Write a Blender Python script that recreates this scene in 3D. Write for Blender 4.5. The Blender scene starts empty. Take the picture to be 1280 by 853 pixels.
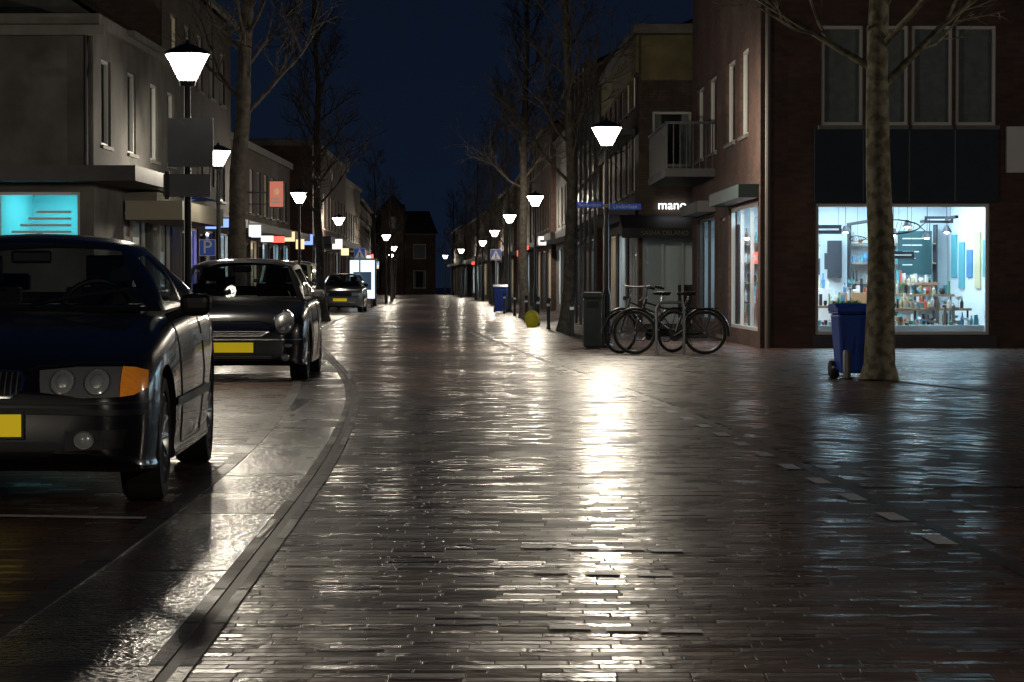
import bpy, bmesh, math, random
import numpy as np
from mathutils import Vector, Matrix
from mathutils.bvhtree import BVHTree
random.seed(7)
KX,KY=.908,.962
scene=bpy.context.scene
def G(x,y): return Vector((x*KX,y*KY,0))
def Z(z): return z*KX
# ------------------------------------------------------------------ materials
M={}
def mat(name,col=(.5,.5,.5),rough=.5,metal=0,emit=None,es=0,noise=0,nscale=3,bump=0,bscale=20,coat=0,spec=.5):
    if name in M: return M[name]
    m=bpy.data.materials.new(name); m.use_nodes=True; nt=m.node_tree; b=nt.nodes['Principled BSDF']
    b.inputs['Base Color'].default_value=(*col,1); b.inputs['Roughness'].default_value=rough
    b.inputs['Metallic'].default_value=metal; b.inputs['Coat Weight'].default_value=coat
    b.inputs['Coat Roughness'].default_value=.05
    b.inputs['Specular IOR Level'].default_value=spec
    if emit: b.inputs['Emission Color'].default_value=(*emit,1); b.inputs['Emission Strength'].default_value=es
    if noise or bump:
        tc=nt.nodes.new('ShaderNodeTexCoord')
    if noise:
        n=nt.nodes.new('ShaderNodeTexNoise'); n.inputs['Scale'].default_value=nscale; n.inputs['Detail'].default_value=3
        nt.links.new(tc.outputs['Object'],n.inputs['Vector'])
        r=nt.nodes.new('ShaderNodeValToRGB'); r.color_ramp.elements[0].position=.3; r.color_ramp.elements[1].position=.7
        r.color_ramp.elements[0].color=(*[c*(1-noise) for c in col],1); r.color_ramp.elements[1].color=(*[min(1,c*(1+noise)) for c in col],1)
        nt.links.new(n.outputs['Fac'],r.inputs[0]); nt.links.new(r.outputs[0],b.inputs['Base Color'])
    if bump:
        n=nt.nodes.new('ShaderNodeTexNoise'); n.inputs['Scale'].default_value=bscale; n.inputs['Detail'].default_value=3
        nt.links.new(tc.outputs['Object'],n.inputs['Vector'])
        bp=nt.nodes.new('ShaderNodeBump'); bp.inputs['Strength'].default_value=bump; bp.inputs['Distance'].default_value=.02
        nt.links.new(n.outputs['Fac'],bp.inputs['Height']); nt.links.new(bp.outputs[0],b.inputs['Normal'])
    M[name]=m; return m
def math_node(nt,op,a,b=None):
    n=nt.nodes.new('ShaderNodeMath'); n.operation=op
    for i,v in enumerate((a,b)):
        if v is None: continue
        if isinstance(v,(int,float)): n.inputs[i].default_value=v
        else: nt.links.new(v,n.inputs[i])
    return n.outputs[0]
def brickwall(name,c1,c2,mortar):
    m=mat(name,c1,.8); nt=m.node_tree; b=nt.nodes['Principled BSDF']
    tc=nt.nodes.new('ShaderNodeTexCoord'); s=nt.nodes.new('ShaderNodeSeparateXYZ'); c=nt.nodes.new('ShaderNodeCombineXYZ')
    nt.links.new(tc.outputs['Object'],s.inputs[0])
    nt.links.new(math_node(nt,'ADD',s.outputs[0],s.outputs[1]),c.inputs[0]); nt.links.new(s.outputs[2],c.inputs[1])
    br=nt.nodes.new('ShaderNodeTexBrick'); br.inputs['Scale'].default_value=1
    br.inputs['Brick Width'].default_value=.22; br.inputs['Row Height'].default_value=.07; br.inputs['Mortar Size'].default_value=.008
    br.inputs['Color1'].default_value=(*c1,1); br.inputs['Color2'].default_value=(*c2,1); br.inputs['Mortar'].default_value=(*mortar,1)
    nt.links.new(c.outputs[0],br.inputs['Vector'])
    n=nt.nodes.new('ShaderNodeTexNoise'); n.inputs['Scale'].default_value=.9; n.inputs['Detail'].default_value=4
    nt.links.new(tc.outputs['Object'],n.inputs['Vector'])
    mr=nt.nodes.new('ShaderNodeMapRange'); mr.inputs[1].default_value=.3; mr.inputs[2].default_value=.7; mr.inputs[3].default_value=.6; mr.inputs[4].default_value=1.25
    nt.links.new(n.outputs['Fac'],mr.inputs[0])
    mx=nt.nodes.new('ShaderNodeMix'); mx.data_type='RGBA'; mx.blend_type='MULTIPLY'; mx.inputs[0].default_value=1
    nt.links.new(br.outputs['Color'],mx.inputs[6]); nt.links.new(mr.outputs[0],mx.inputs[7]); nt.links.new(mx.outputs[2],b.inputs['Base Color'])
    return m
def paving(name,c1,c2,mortar,bw,rh,rot=0,rlo=.3,rhi=.6,bump=.6,joint=.06,dist=.006,mscale=.5,spec=.42,tilt=1.2,gs=14,ga=.7,wave=.04):
    """individually laid wet pavers: random bond, every stone with its own tone, wetness and tilt"""
    m=mat(name,c1,.4,spec=spec); nt=m.node_tree; b=nt.nodes['Principled BSDF']; L=nt.links.new
    tc=nt.nodes.new('ShaderNodeTexCoord'); mp=nt.nodes.new('ShaderNodeMapping'); mp.inputs['Rotation'].default_value[2]=rot
    L(tc.outputs['Object'],mp.inputs[0])
    nw=nt.nodes.new('ShaderNodeTexNoise'); nw.inputs['Scale'].default_value=.8; nw.inputs['Detail'].default_value=2; L(mp.outputs[0],nw.inputs['Vector'])
    va=nt.nodes.new('ShaderNodeVectorMath'); va.operation='MULTIPLY_ADD'; va.inputs[1].default_value=(wave,wave,0)
    L(nw.outputs['Color'],va.inputs[0]); L(mp.outputs[0],va.inputs[2])
    s=nt.nodes.new('ShaderNodeSeparateXYZ'); L(va.outputs[0],s.inputs[0])
    yr=math_node(nt,'DIVIDE',s.outputs[1],rh); row=math_node(nt,'FLOOR',yr); fy=math_node(nt,'FRACT',yr)
    w1=nt.nodes.new('ShaderNodeTexWhiteNoise'); w1.noise_dimensions='1D'; L(row,w1.inputs['W'])
    xr=math_node(nt,'ADD',math_node(nt,'DIVIDE',s.outputs[0],bw),w1.outputs['Value']); colm=math_node(nt,'FLOOR',xr); fx=math_node(nt,'FRACT',xr)
    cv=nt.nodes.new('ShaderNodeCombineXYZ'); L(colm,cv.inputs[0]); L(row,cv.inputs[1])
    w2=nt.nodes.new('ShaderNodeTexWhiteNoise'); w2.noise_dimensions='2D'; L(cv.outputs[0],w2.inputs['Vector'])
    sc=nt.nodes.new('ShaderNodeSeparateColor'); L(w2.outputs['Color'],sc.inputs[0])
    ex=math_node(nt,'MULTIPLY',math_node(nt,'MINIMUM',fx,math_node(nt,'SUBTRACT',1.0,fx)),2.6*bw/rh)
    ey=math_node(nt,'MINIMUM',fy,math_node(nt,'SUBTRACT',1.0,fy))
    ed=math_node(nt,'MINIMUM',ex,ey)
    jm=nt.nodes.new('ShaderNodeMapRange'); jm.interpolation_type='SMOOTHSTEP'; jm.inputs[1].default_value=joint*.2; jm.inputs[2].default_value=joint*2.2; L(ed,jm.inputs[0])
    mc=nt.nodes.new('ShaderNodeMix'); mc.data_type='RGBA'; mc.inputs[6].default_value=(*c1,1); mc.inputs[7].default_value=(*c2,1); L(sc.outputs[0],mc.inputs[0])
    mj=nt.nodes.new('ShaderNodeMix'); mj.data_type='RGBA'; mj.inputs[6].default_value=(*mortar,1); L(jm.outputs[0],mj.inputs[0]); L(mc.outputs[2],mj.inputs[7])
    n=nt.nodes.new('ShaderNodeTexNoise'); n.inputs['Scale'].default_value=mscale; n.inputs['Detail'].default_value=5; n.inputs['Roughness'].default_value=.65
    L(tc.outputs['Object'],n.inputs['Vector'])
    mr=nt.nodes.new('ShaderNodeMapRange'); mr.inputs[1].default_value=.35; mr.inputs[2].default_value=.65; mr.inputs[3].default_value=.4; mr.inputs[4].default_value=1.5
    L(n.outputs['Fac'],mr.inputs[0])
    mx=nt.nodes.new('ShaderNodeMix'); mx.data_type='RGBA'; mx.blend_type='MULTIPLY'; mx.inputs[0].default_value=1
    L(mj.outputs[2],mx.inputs[6]); L(mr.outputs[0],mx.inputs[7]); L(mx.outputs[2],b.inputs['Base Color'])
    n3=nt.nodes.new('ShaderNodeTexNoise'); n3.inputs['Scale'].default_value=gs; n3.inputs['Detail'].default_value=2; n3.inputs['Roughness'].default_value=.5
    L(tc.outputs['Object'],n3.inputs['Vector'])
    mixr=math_node(nt,'ADD',math_node(nt,'MULTIPLY',n.outputs['Fac'],.66),math_node(nt,'MULTIPLY',sc.outputs[1],.34))
    r2=nt.nodes.new('ShaderNodeMapRange'); r2.inputs[1].default_value=.34; r2.inputs[2].default_value=.66; r2.inputs[3].default_value=rhi; r2.inputs[4].default_value=rlo
    L(mixr,r2.inputs[0])
    rj=nt.nodes.new('ShaderNodeMix'); rj.data_type='FLOAT'; rj.inputs[2].default_value=.6; L(jm.outputs[0],rj.inputs[0]); L(r2.outputs[0],rj.inputs[3]); L(rj.outputs[0],b.inputs['Roughness'])
    tl=math_node(nt,'MULTIPLY',jm.outputs[0],math_node(nt,'MULTIPLY',math_node(nt,'SUBTRACT',fy,.5),math_node(nt,'MULTIPLY',math_node(nt,'SUBTRACT',sc.outputs[2],.5),tilt)))
    h=math_node(nt,'ADD',math_node(nt,'MULTIPLY',jm.outputs[0],.28),math_node(nt,'ADD',tl,math_node(nt,'MULTIPLY',n3.outputs['Fac'],ga)))
    bp=nt.nodes.new('ShaderNodeBump'); bp.inputs['Strength'].default_value=bump; bp.inputs['Distance'].default_value=dist
    L(h,bp.inputs['Height']); L(bp.outputs[0],b.inputs['Normal'])
    return m
def glassmat(name,tint=(.9,.95,.95),rough=.02,k=.75):
    m=bpy.data.materials.new(name); m.use_nodes=True; nt=m.node_tree; nt.nodes.clear()
    o=nt.nodes.new('ShaderNodeOutputMaterial'); mx=nt.nodes.new('ShaderNodeMixShader'); t=nt.nodes.new('ShaderNodeBsdfTransparent'); g=nt.nodes.new('ShaderNodeBsdfGlossy'); f=nt.nodes.new('ShaderNodeLayerWeight')
    f.inputs[0].default_value=.5
    fac=math_node(nt,'ADD',math_node(nt,'MULTIPLY',math_node(nt,'POWER',f.outputs['Facing'],4),k),.045)
    t.inputs[0].default_value=(*tint,1); g.inputs['Roughness'].default_value=rough
    nt.links.new(fac,mx.inputs[0]); nt.links.new(t.outputs[0],mx.inputs[1]); nt.links.new(g.outputs[0],mx.inputs[2]); nt.links.new(mx.outputs[0],o.inputs[0])
    M[name]=m; return m
def lampglass(name,col,s):
    m=bpy.data.materials.new(name); m.use_nodes=True; nt=m.node_tree; nt.nodes.clear()
    o=nt.nodes.new('ShaderNodeOutputMaterial'); mx=nt.nodes.new('ShaderNodeMixShader'); t=nt.nodes.new('ShaderNodeBsdfTransparent'); e=nt.nodes.new('ShaderNodeEmission')
    e.inputs[0].default_value=(*col,1); e.inputs[1].default_value=s; mx.inputs[0].default_value=.45
    nt.links.new(t.outputs[0],mx.inputs[1]); nt.links.new(e.outputs[0],mx.inputs[2]); nt.links.new(mx.outputs[0],o.inputs[0])
    M[name]=m; return m
def emis(name,col,s): return mat(name,(.1,.1,.1),.5,emit=col,es=s)
BLACK=mat('black_plastic',(.012,.012,.013),.45); DARKMETAL=mat('dark_metal',(.02,.022,.025),.35,.3)
CHROME=mat('chrome',(.75,.75,.76),.15,1); STEEL=mat('galvanised_steel',(.3,.31,.32),.45,.7); RUBBER=mat('tyre_rubber',(.02,.02,.02),.75)
WHITE=mat('white_paint',(.7,.7,.68),.5,noise=.1); FRAME=mat('window_frame_white',(.5,.51,.50),.45); DFRAME=mat('window_frame_dark',(.03,.035,.04),.4)
GLASS=glassmat('window_glass'); CARGLASS=glassmat('car_glass',(.66,.70,.70),.03,.6)
VOID=mat('dark_room',(.012,.013,.016),.9); CURT=mat('curtain',(.20,.21,.20),.9,noise=.15,nscale=8)
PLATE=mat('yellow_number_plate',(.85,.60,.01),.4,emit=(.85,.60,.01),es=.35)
LAMPG=lampglass('lamp_glass',(1,.95,.85),44)
# ------------------------------------------------------------------ mesh builder
class MB:
    def __init__(s): s.v=[]; s.f=[]; s.m=[]; s.mats=[]
    def mi(s,m):
        if m not in s.mats: s.mats.append(m)
        return s.mats.index(m)
    def face(s,pts,m):
        b=len(s.v); s.v+= [tuple(p) for p in pts]; s.f.append(tuple(range(b,b+len(pts)))); s.m.append(s.mi(m))
    def box(s,x0,x1,y0,y1,z0,z1,m): s.obox(Vector((0,0,0)),Vector((1,0,0)),Vector((0,1,0)),x0,x1,y0,y1,z0,z1,m)
    def obox(s,o,u,n,u0,u1,d0,d1,z0,z1,m,taper=0):
        b=len(s.v); k=s.mi(m); uc=(u0+u1)/2; dc=(d0+d1)/2
        for z,t in ((z0,1-taper),(z1,1)):
            for a,c in ((u0,d0),(u1,d0),(u1,d1),(u0,d1)):
                s.v.append(tuple(o+u*(uc+(a-uc)*t)+n*(dc+(c-dc)*t)+Vector((0,0,z))))
        for f in ((0,3,2,1),(4,5,6,7),(0,1,5,4),(1,2,6,5),(2,3,7,6),(3,0,4,7)):
            s.f.append(tuple(b+i for i in f)); s.m.append(k)
    def tube(s,pts,rs,m,n=8,cap=True):
        if not hasattr(rs,'__len__'): rs=[rs]*len(pts)
        pts=[Vector(p) for p in pts]; k=s.mi(m); b=len(s.v); px=None
        for i,p in enumerate(pts):
            d=(pts[min(i+1,len(pts)-1)]-pts[max(i-1,0)])
            if d.length<1e-9: d=Vector((0,0,1))
            d.normalize()
            if px is None: px=d.orthogonal().normalized()
            else:
                px=(px-d*px.dot(d)); px=px.normalized() if px.length>1e-6 else d.orthogonal().normalized()
            py=d.cross(px)
            for j in range(n):
                a=2*math.pi*j/n; s.v.append(tuple(p+(px*math.cos(a)+py*math.sin(a))*rs[i]))
        for i in range(len(pts)-1):
            for j in range(n):
                s.f.append((b+i*n+j,b+i*n+(j+1)%n,b+(i+1)*n+(j+1)%n,b+(i+1)*n+j)); s.m.append(k)
        if cap:
            s.f.append(tuple(b+j for j in range(n))[::-1]); s.m.append(k)
            s.f.append(tuple(b+(len(pts)-1)*n+j for j in range(n))); s.m.append(k)
    def lathe(s,prof,c,axis,m,n=24):
        c=Vector(c); axis=Vector(axis).normalized(); px=axis.orthogonal().normalized(); py=axis.cross(px); b=len(s.v); k=s.mi(m)
        for r,h in prof:
            for j in range(n):
                a=2*math.pi*j/n; s.v.append(tuple(c+axis*h+(px*math.cos(a)+py*math.sin(a))*r))
        for i in range(len(prof)-1):
            for j in range(n):
                s.f.append((b+i*n+j,b+i*n+(j+1)%n,b+(i+1)*n+(j+1)%n,b+(i+1)*n+j)); s.m.append(k)
    def torus(s,c,axis,R,r,m,n=36,k=8):
        prof=[(R+r*math.cos(2*math.pi*i/k),r*math.sin(2*math.pi*i/k)) for i in range(k+1)]
        s.lathe(prof,c,axis,m,n)
    def obj(s,name,parent=None,smooth=False,bevel=0,ang=35):
        me=bpy.data.meshes.new(name); me.from_pydata(s.v,[],s.f)
        for m in s.mats: me.materials.append(m)
        me.polygons.foreach_set('material_index',s.m)
        if smooth:
            me.polygons.foreach_set('use_smooth',[True]*len(s.f)); me.update()
            bm=bmesh.new(); bm.from_mesh(me); bmesh.ops.remove_doubles(bm,verts=bm.verts,dist=1e-5); bm.to_mesh(me); bm.free()
            me.set_sharp_from_angle(angle=math.radians(ang))
        me.update(); o=bpy.data.objects.new(name,me); scene.collection.objects.link(o)
        if parent: o.parent=parent
        if bevel:
            bv=o.modifiers.new('bevel','BEVEL'); bv.width=bevel; bv.segments=3; bv.limit_method='ANGLE'
        return o
def empty(name,loc=(0,0,0),rot=0):
    e=bpy.data.objects.new(name,None); e.location=loc; e.rotation_euler=(0,0,rot); e.empty_display_size=.3; scene.collection.objects.link(e); return e
def text(name,body,loc,rot,size,m,parent,ext=.004,align='CENTER'):
    c=bpy.data.curves.new(name,'FONT'); c.body=body; c.size=size; c.extrude=ext; c.align_x=align; c.align_y='CENTER'; c.materials.append(m)
    o=bpy.data.objects.new(name,c); o.location=loc; o.rotation_euler=rot; scene.collection.objects.link(o); o.parent=parent; return o
class Parts:
    def __init__(s,name,loc=(0,0,0),rot=0): s.e=empty(name,loc,rot); s.d={}
    def __getitem__(s,k):
        if k not in s.d: s.d[k]=MB()
        return s.d[k]
    def build(s,smooth=(),bevel={}):
        for k,mb in s.d.items():
            if mb.f: mb.obj(k,s.e,smooth=(k in smooth),bevel=bevel.get(k,0))
        return s.e
# ------------------------------------------------------------------ ground
Lt=[(-.97,-5),(-.99,7.3),(-1.05,9.9),(-1.09,12.7),(-1.22,17.6),(-1.55,24.8),(-2.07,31),(-3.2,42),(-4.2,51),(-5.6,77),(-6.4,106),(-6.8,144),(-8,200),(-11,300)]
Rt=[(2.1,-5),(2.1,10),(2.03,12),(1.9,15.1),(1.56,22.9),(.68,34),(-.73,55),(-1.8,75),(-2.4,88),(-3.1,117),(-3.6,144),(-5.2,200),(-8.2,300)]
def tabf(t):
    a=np.array(t)
    def f(y):
        w=min(3.0,.12*max(y,1)+.8)
        return float(np.mean([np.interp(y+d,a[:,1],a[:,0]) for d in np.linspace(-w,w,9)]))
    return f
Lf,Rf=tabf(Lt),tabf(Rt)
YS=[-5+i*.8 for i in range(90)]+[67+i*4 for i in range(58)]
def strip(name,fa,fb,z,m,ys=YS,th=0):
    mb=MB()
    for a,b in zip(ys[:-1],ys[1:]):
        p=[G(fa(a),a),G(fb(a),a),G(fb(b),b),G(fa(b),b)]
        mb.face([q+Vector((0,0,z)) for q in p],m)
        if th:
            mb.face([p[3]+Vector((0,0,z)),p[0]+Vector((0,0,z))][::-1]+[p[0]+Vector((0,0,z-th)),p[3]+Vector((0,0,z-th))][::1],m)
            mb.face([p[1]+Vector((0,0,z)),p[2]+Vector((0,0,z)),p[2]+Vector((0,0,z-th)),p[1]+Vector((0,0,z-th))],m)
    return mb.obj(name)
PAVE=paving('wet_brick_paving',(.17,.085,.058),(.085,.048,.037),(.035,.024,.02),.21,.105,0,.17,.46)
ROAD=paving('wet_brick_road',(.155,.088,.058),(.062,.041,.031),(.032,.023,.018),.21,.08,0,.19,.46,.85,.06,.006)
BAY=paving('parking_bay_bricks',(.14,.065,.048),(.08,.040,.032),(.035,.024,.02),.21,.105,0,.24,.5)
SLAB=paving('wet_concrete_slabs',(.055,.054,.052),(.045,.044,.043),(.012,.012,.012),3.6,2.4,0,.16,.36,.7,.004,.006,1.5,.5,.0,34,2.6,0)
KERB=paving('kerb_stone',(.085,.078,.07),(.065,.06,.055),(.02,.02,.02),.5,.9,0,.32,.55,.5,.02,.006,1.5,.4,.3,34,1.6,0)
LINE=mat('worn_white_line',(.85,.85,.83),.4,noise=.2,nscale=22,bump=.2,bscale=30)
g=MB(); g.face([(-300,-60,0),(300,-60,0),(300,600,0),(-300,600,0)],PAVE); g.obj('ground')
strip('road',Lf,Rf,.006,ROAD)
bayL=[(-1.76,-5),(-1.76,8.3),(-1.75,10.8),(-1.85,16.4),(-2.1,22),(-2.52,28.8),(-3.0,33),(-3.7,42),(-4.7,51),(-6.0,77)]
Bf=tabf(bayL)
ysn=[y for y in YS if y<70]
strip('gutter_pavement',lambda y:Bf(y)+.05,lambda y:Lf(y)-.13,.010,SLAB,ysn)
strip('parking_bay',lambda y:Bf(y)-2.6,lambda y:Bf(y)-.06,.005,BAY,ysn)
strip('parking_kerb',lambda y:Bf(y)-.06,lambda y:Bf(y)+.05,.014,KERB,ysn,.014)
strip('road_kerb',lambda y:Lf(y)-.13,lambda y:Lf(y)-.075,.014,KERB,YS,.014)
strip('road_gutter_bricks',lambda y:Lf(y)-.0749,lambda y:Lf(y)-.03,.009,mat('dark_gutter_brick',(.05,.04,.035),.5,noise=.3,nscale=9),YS)
strip('road_kerb_edge',lambda y:Lf(y)-.03,lambda y:Lf(y)+.015,.0125,KERB,YS,.0125)
strip('pavement_kerb',lambda y:Bf(y)-2.75,lambda y:Bf(y)-2.6,.10,KERB,ysn,.10)
PT=mat('road_edge_stone',(.05,.045,.04),.4,noise=.3,nscale=6)
strip('road_edge_band',lambda y:Rf(y)+.0,lambda y:Rf(y)+.07,.0075,PT)
R2=[(9,14),(7.2,20),(5.2,27),(3.6,34),(2.4,42),(1.3,55),(.35,70)]
a2=np.array(R2); R2f=lambda y: float(np.interp(y,a2[:,1],a2[:,0]))
ys2=[y for y in YS if 14<=y<=69]
strip('loading_bay_pavement',lambda y:Rf(y)+.12,lambda y:min(R2f(y),Rf(y)+3.2),.004,paving('loading_bay_bricks',(.20,.13,.10),(.11,.082,.065),(.03,.025,.02),.21,.105,.785,.17,.42),ys2)
strip('side_kerb',lambda y:R2f(y),lambda y:R2f(y)+.10,.010,PT,ys2,.010)
mk=MB()
y=11.0
while y<60:
    ln=.42 if y<34 else .55
    x0=Rf(y)-.02; x1=Rf(y+ln)-.02
    a=G(x0-.10,y);b=G(x0,y);c=G(x1,y+ln);d=G(x1-.10,y+ln)
    if y>13.2 or random.random()<.8: mk.face([q+Vector((0,0,.0105)) for q in (a,b,c,d)],LINE)
    y+=1.12 if y<34 else 2
for yy,xs in ((8.35,(.2,.395,.58)),(9.95,(.16,.37,.585)),(10.9,(.11,.32,.52,.69)),):
    for i,x in enumerate(xs):
        p=G(x,yy-.05*i); w_=.045 if i!=2 else .032; mk.face([(p.x-.065,p.y-w_,.0105),(p.x+.066,p.y-w_-.01,.0105),(p.x+.064,p.y+w_,.0105),(p.x-.062,p.y+w_+.01,.0105)],LINE)
p=G(-3.9,12.6); q=G(-1.86,12.25)
mk.face([(p.x,p.y-.05,.0095),(q.x,q.y-.05,.0095),(q.x,q.y+.05,.0095),(p.x,p.y+.05,.0095)],LINE)
mk.obj('road_markings')
# ------------------------------------------------------------------ buildings
BR1=brickwall('brick_dark_red',(.11,.050,.036),(.060,.030,.024),(.055,.05,.045))
BR2=brickwall('brick_brown',(.10,.060,.042),(.065,.042,.03),(.05,.045,.04))
BR3=brickwall('brick_yellow',(.15,.115,.07),(.11,.085,.055),(.08,.075,.07))
PLA=mat('grey_plaster',(.095,.092,.085),.85,noise=.4,nscale=1.1,bump=.4,bscale=12)
PLW=mat('pale_plaster',(.20,.19,.18),.8,noise=.15,nscale=1.2,bump=.2)
DARKW=mat('dark_cladding',(.04,.04,.045),.6,noise=.2)
NAVY=mat('navy_panel',(.006,.016,.032),.5,noise=.2,spec=.25)
ROOF=mat('roof_tiles',(.05,.035,.03),.7,noise=.3,bump=.5,bscale=8)
FLAT=mat('flat_roof',(.05,.05,.05),.8)
TRIM=mat('stone_trim',(.15,.145,.13),.7,noise=.2)
SHW=mat('shop_wall_white',(.68,.74,.78),.7); SHF=mat('shop_floor',(.3,.28,.25),.4)
GOODS=[mat('goods_%d'%i,c,.5) for i,c in enumerate([(.5,.1,.07),(.08,.22,.42),(.55,.5,.3),(.1,.3,.15),(.5,.5,.5),(.03,.03,.04),(.7,.7,.7),(.35,.2,.1),(.1,.35,.4)])]
MUTED=[GOODS[i] for i in (4,6,5,5,5,7,4,6,2,1,8,8,3,0)]
LIGHTS={'white':emis('shop_light_white',(.85,.95,1),32),'cool':emis('shop_light_cool',(.55,.82,1),34),'teal':emis('shop_light_teal',(.10,.75,.80),16),'warm':emis('shop_light_warm',(1,.72,.42),20),
 'red':emis('shop_light_red',(1,.22,.15),8),'purple':emis('shop_light_purple',(.35,.3,1),34)}
LITCURT=mat('lit_curtain',(.4,.3,.2),.9,emit=(1,.7,.35),es=.35)
def room(P,o,u,n,u0,u1,z0,z1,depth,light,seed=0,rich=True):
    rnd=random.Random(seed); mb=P['shop_interior']; zc=z1+.15; zf=.08
    def pt(a,d,z): return o+u*a-n*d+Vector((0,0,z))
    mb.face([pt(u0,depth,zf),pt(u1,depth,zf),pt(u1,depth,zc),pt(u0,depth,zc)],SHW)
    mb.face([pt(u0,.16,zf),pt(u0,depth,zf),pt(u0,depth,zc),pt(u0,.16,zc)],SHW)
    mb.face([pt(u1,.16,zf),pt(u1,depth,zf),pt(u1,depth,zc),pt(u1,.16,zc)],SHW)
    mb.face([pt(u0,.16,zf),pt(u1,.16,zf),pt(u1,depth,zf),pt(u0,depth,zf)],SHF)
    mb.face([pt(u0,.16,zc),pt(u1,.16,zc),pt(u1,depth,zc),pt(u0,depth,zc)],SHW)
    W=u1-u0; nl=max(1,int(W/2.2))
    for i in range(nl):
        c=u0+W*(i+.5)/nl
        mb.face([pt(c-.14,.5,zc-.03),pt(c+.14,.5,zc-.03),pt(c+.14,depth*.85,zc-.03),pt(c-.14,depth*.85,zc-.03)],light)
    if rich:
        a=u0+.15
        while a<u1-.3:
            w=rnd.uniform(.5,1.0); w=min(w,u1-.1-a); hh=rnd.choice([1.3,1.7,2.0])
            if rnd.random()<.75:
                for z in np.arange(.35,hh,.38):
                    mb.obox(o,u,n,a,a+w,-depth+.03,-depth+.38,z,z+.03,rnd.choice([GOODS[7],GOODS[6],GOODS[5]]))
                    b=a+.03
                    while b<a+w-.1:
                        ww=rnd.uniform(.05,.16)
                        if rnd.random()<.8: mb.obox(o,u,n,b,min(b+ww,a+w-.02),-depth+.08,-depth+.32,z+.032,z+rnd.uniform(.1,.32),rnd.choice(GOODS))
                        b+=ww+.02
            a+=w+rnd.uniform(.05,.4)
        a=u0+.1
        while a<u1-.35:
            w=rnd.uniform(.2,.5); hh=rnd.uniform(.45,1.15)
            if rnd.random()<.7:
                mb.obox(o,u,n,a,a+w,-rnd.uniform(.9,1.6),-.5,.3,hh,rnd.choice([GOODS[6],GOODS[4],GOODS[7],GOODS[5]]))
                for q in range(3):
                    b=a+w*rnd.uniform(.1,.8); mb.obox(o,u,n,b,b+.08,-.8,-.7,hh+.002,hh+rnd.uniform(.08,.3),rnd.choice(GOODS))
            a+=w+rnd.uniform(.1,.4)
def wall(P,o,u,n,W,H,holes,wm,frame=FRAME,seed=0,z0=0,plinth=None):
    mb=P['walls']; us=sorted({0,W}|{h[0] for h in holes}|{h[1] for h in holes}); zs=sorted({z0,H}|{h[2] for h in holes}|{h[3] for h in holes})
    def pt(a,d,z): return o+u*a-n*d+Vector((0,0,z))
    for a,b in zip(us[:-1],us[1:]):
        for c,d in zip(zs[:-1],zs[1:]):
            um,zm=(a+b)/2,(c+d)/2
            if any(h[0]<um<h[1] and h[2]<zm<h[3] for h in holes): continue
            mb.face([pt(a,0,c),pt(b,0,c),pt(b,0,d),pt(a,0,d)],wm)
    R=.14
    for i,h in enumerate(holes):
        a,b,c,d,k=h[:5]; light=h[5] if len(h)>5 else 'white'; mull=h[6] if len(h)>6 else max(1,round((b-a)/1.1))
        fm=h[7] if len(h)>7 else frame
        for q in ([pt(a,0,c),pt(a,R,c),pt(a,R,d),pt(a,0,d)],[pt(b,0,c),pt(b,R,c),pt(b,R,d),pt(b,0,d)],[pt(a,0,c),pt(b,0,c),pt(b,R,c),pt(a,R,c)],[pt(a,0,d),pt(b,0,d),pt(b,R,d),pt(a,R,d)]):
            mb.face(q,wm)
        fr=P['window_frames']; t=.055
        fr.obox(o,u,n,a,a+t,-.12,-.05,c,d,fm); fr.obox(o,u,n,b-t,b,-.12,-.05,c,d,fm)
        fr.obox(o,u,n,a+t,b-t,-.12,-.05,c,c+t,fm); fr.obox(o,u,n,a+t,b-t,-.12,-.05,d-t,d,fm)
        for j in range(1,mull):
            m=a+(b-a)*j/mull; fr.obox(o,u,n,m-.025,m+.025,-.117,-.053,c+t,d-t,fm)
        if k in('dark','curtain','lit'):
            fr.obox(o,u,n,a-.06,b+.06,-.03,.05,c-.07,c-.003,TRIM)
        P['window_glass'].face([pt(a+t,.085,c+t),pt(b-t,.085,c+t),pt(b-t,.085,d-t),pt(a+t,.085,d-t)],GLASS)
        it=P['rooms']
        if k=='shop':
            room(P,o,u,n,a,b,c,d,3.2,LIGHTS[light],seed+i)
        elif k=='custom': pass
        else:
            bm_={'dark':VOID,'curtain':CURT,'lit':LITCURT}[k]
            dd=.45 if k=='dark' else .2
            it.face([pt(a-.1,dd,c-.1),pt(b+.1,dd,c-.1),pt(b+.1,dd,d+.1),pt(a-.1,dd,d+.1)],bm_)
            if k=='dark':
                rr=random.Random(seed*31+i); w=(b-a)*rr.uniform(.12,.3)
                it.face([pt(a,.22,c),pt(a+w,.22,c),pt(a+w*.8,.22,d),pt(a,.22,d)],CURT); it.face([pt(b-w,.22,c),pt(b,.22,c),pt(b,.22,d),pt(b-w*.8,.22,d)],CURT)
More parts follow.
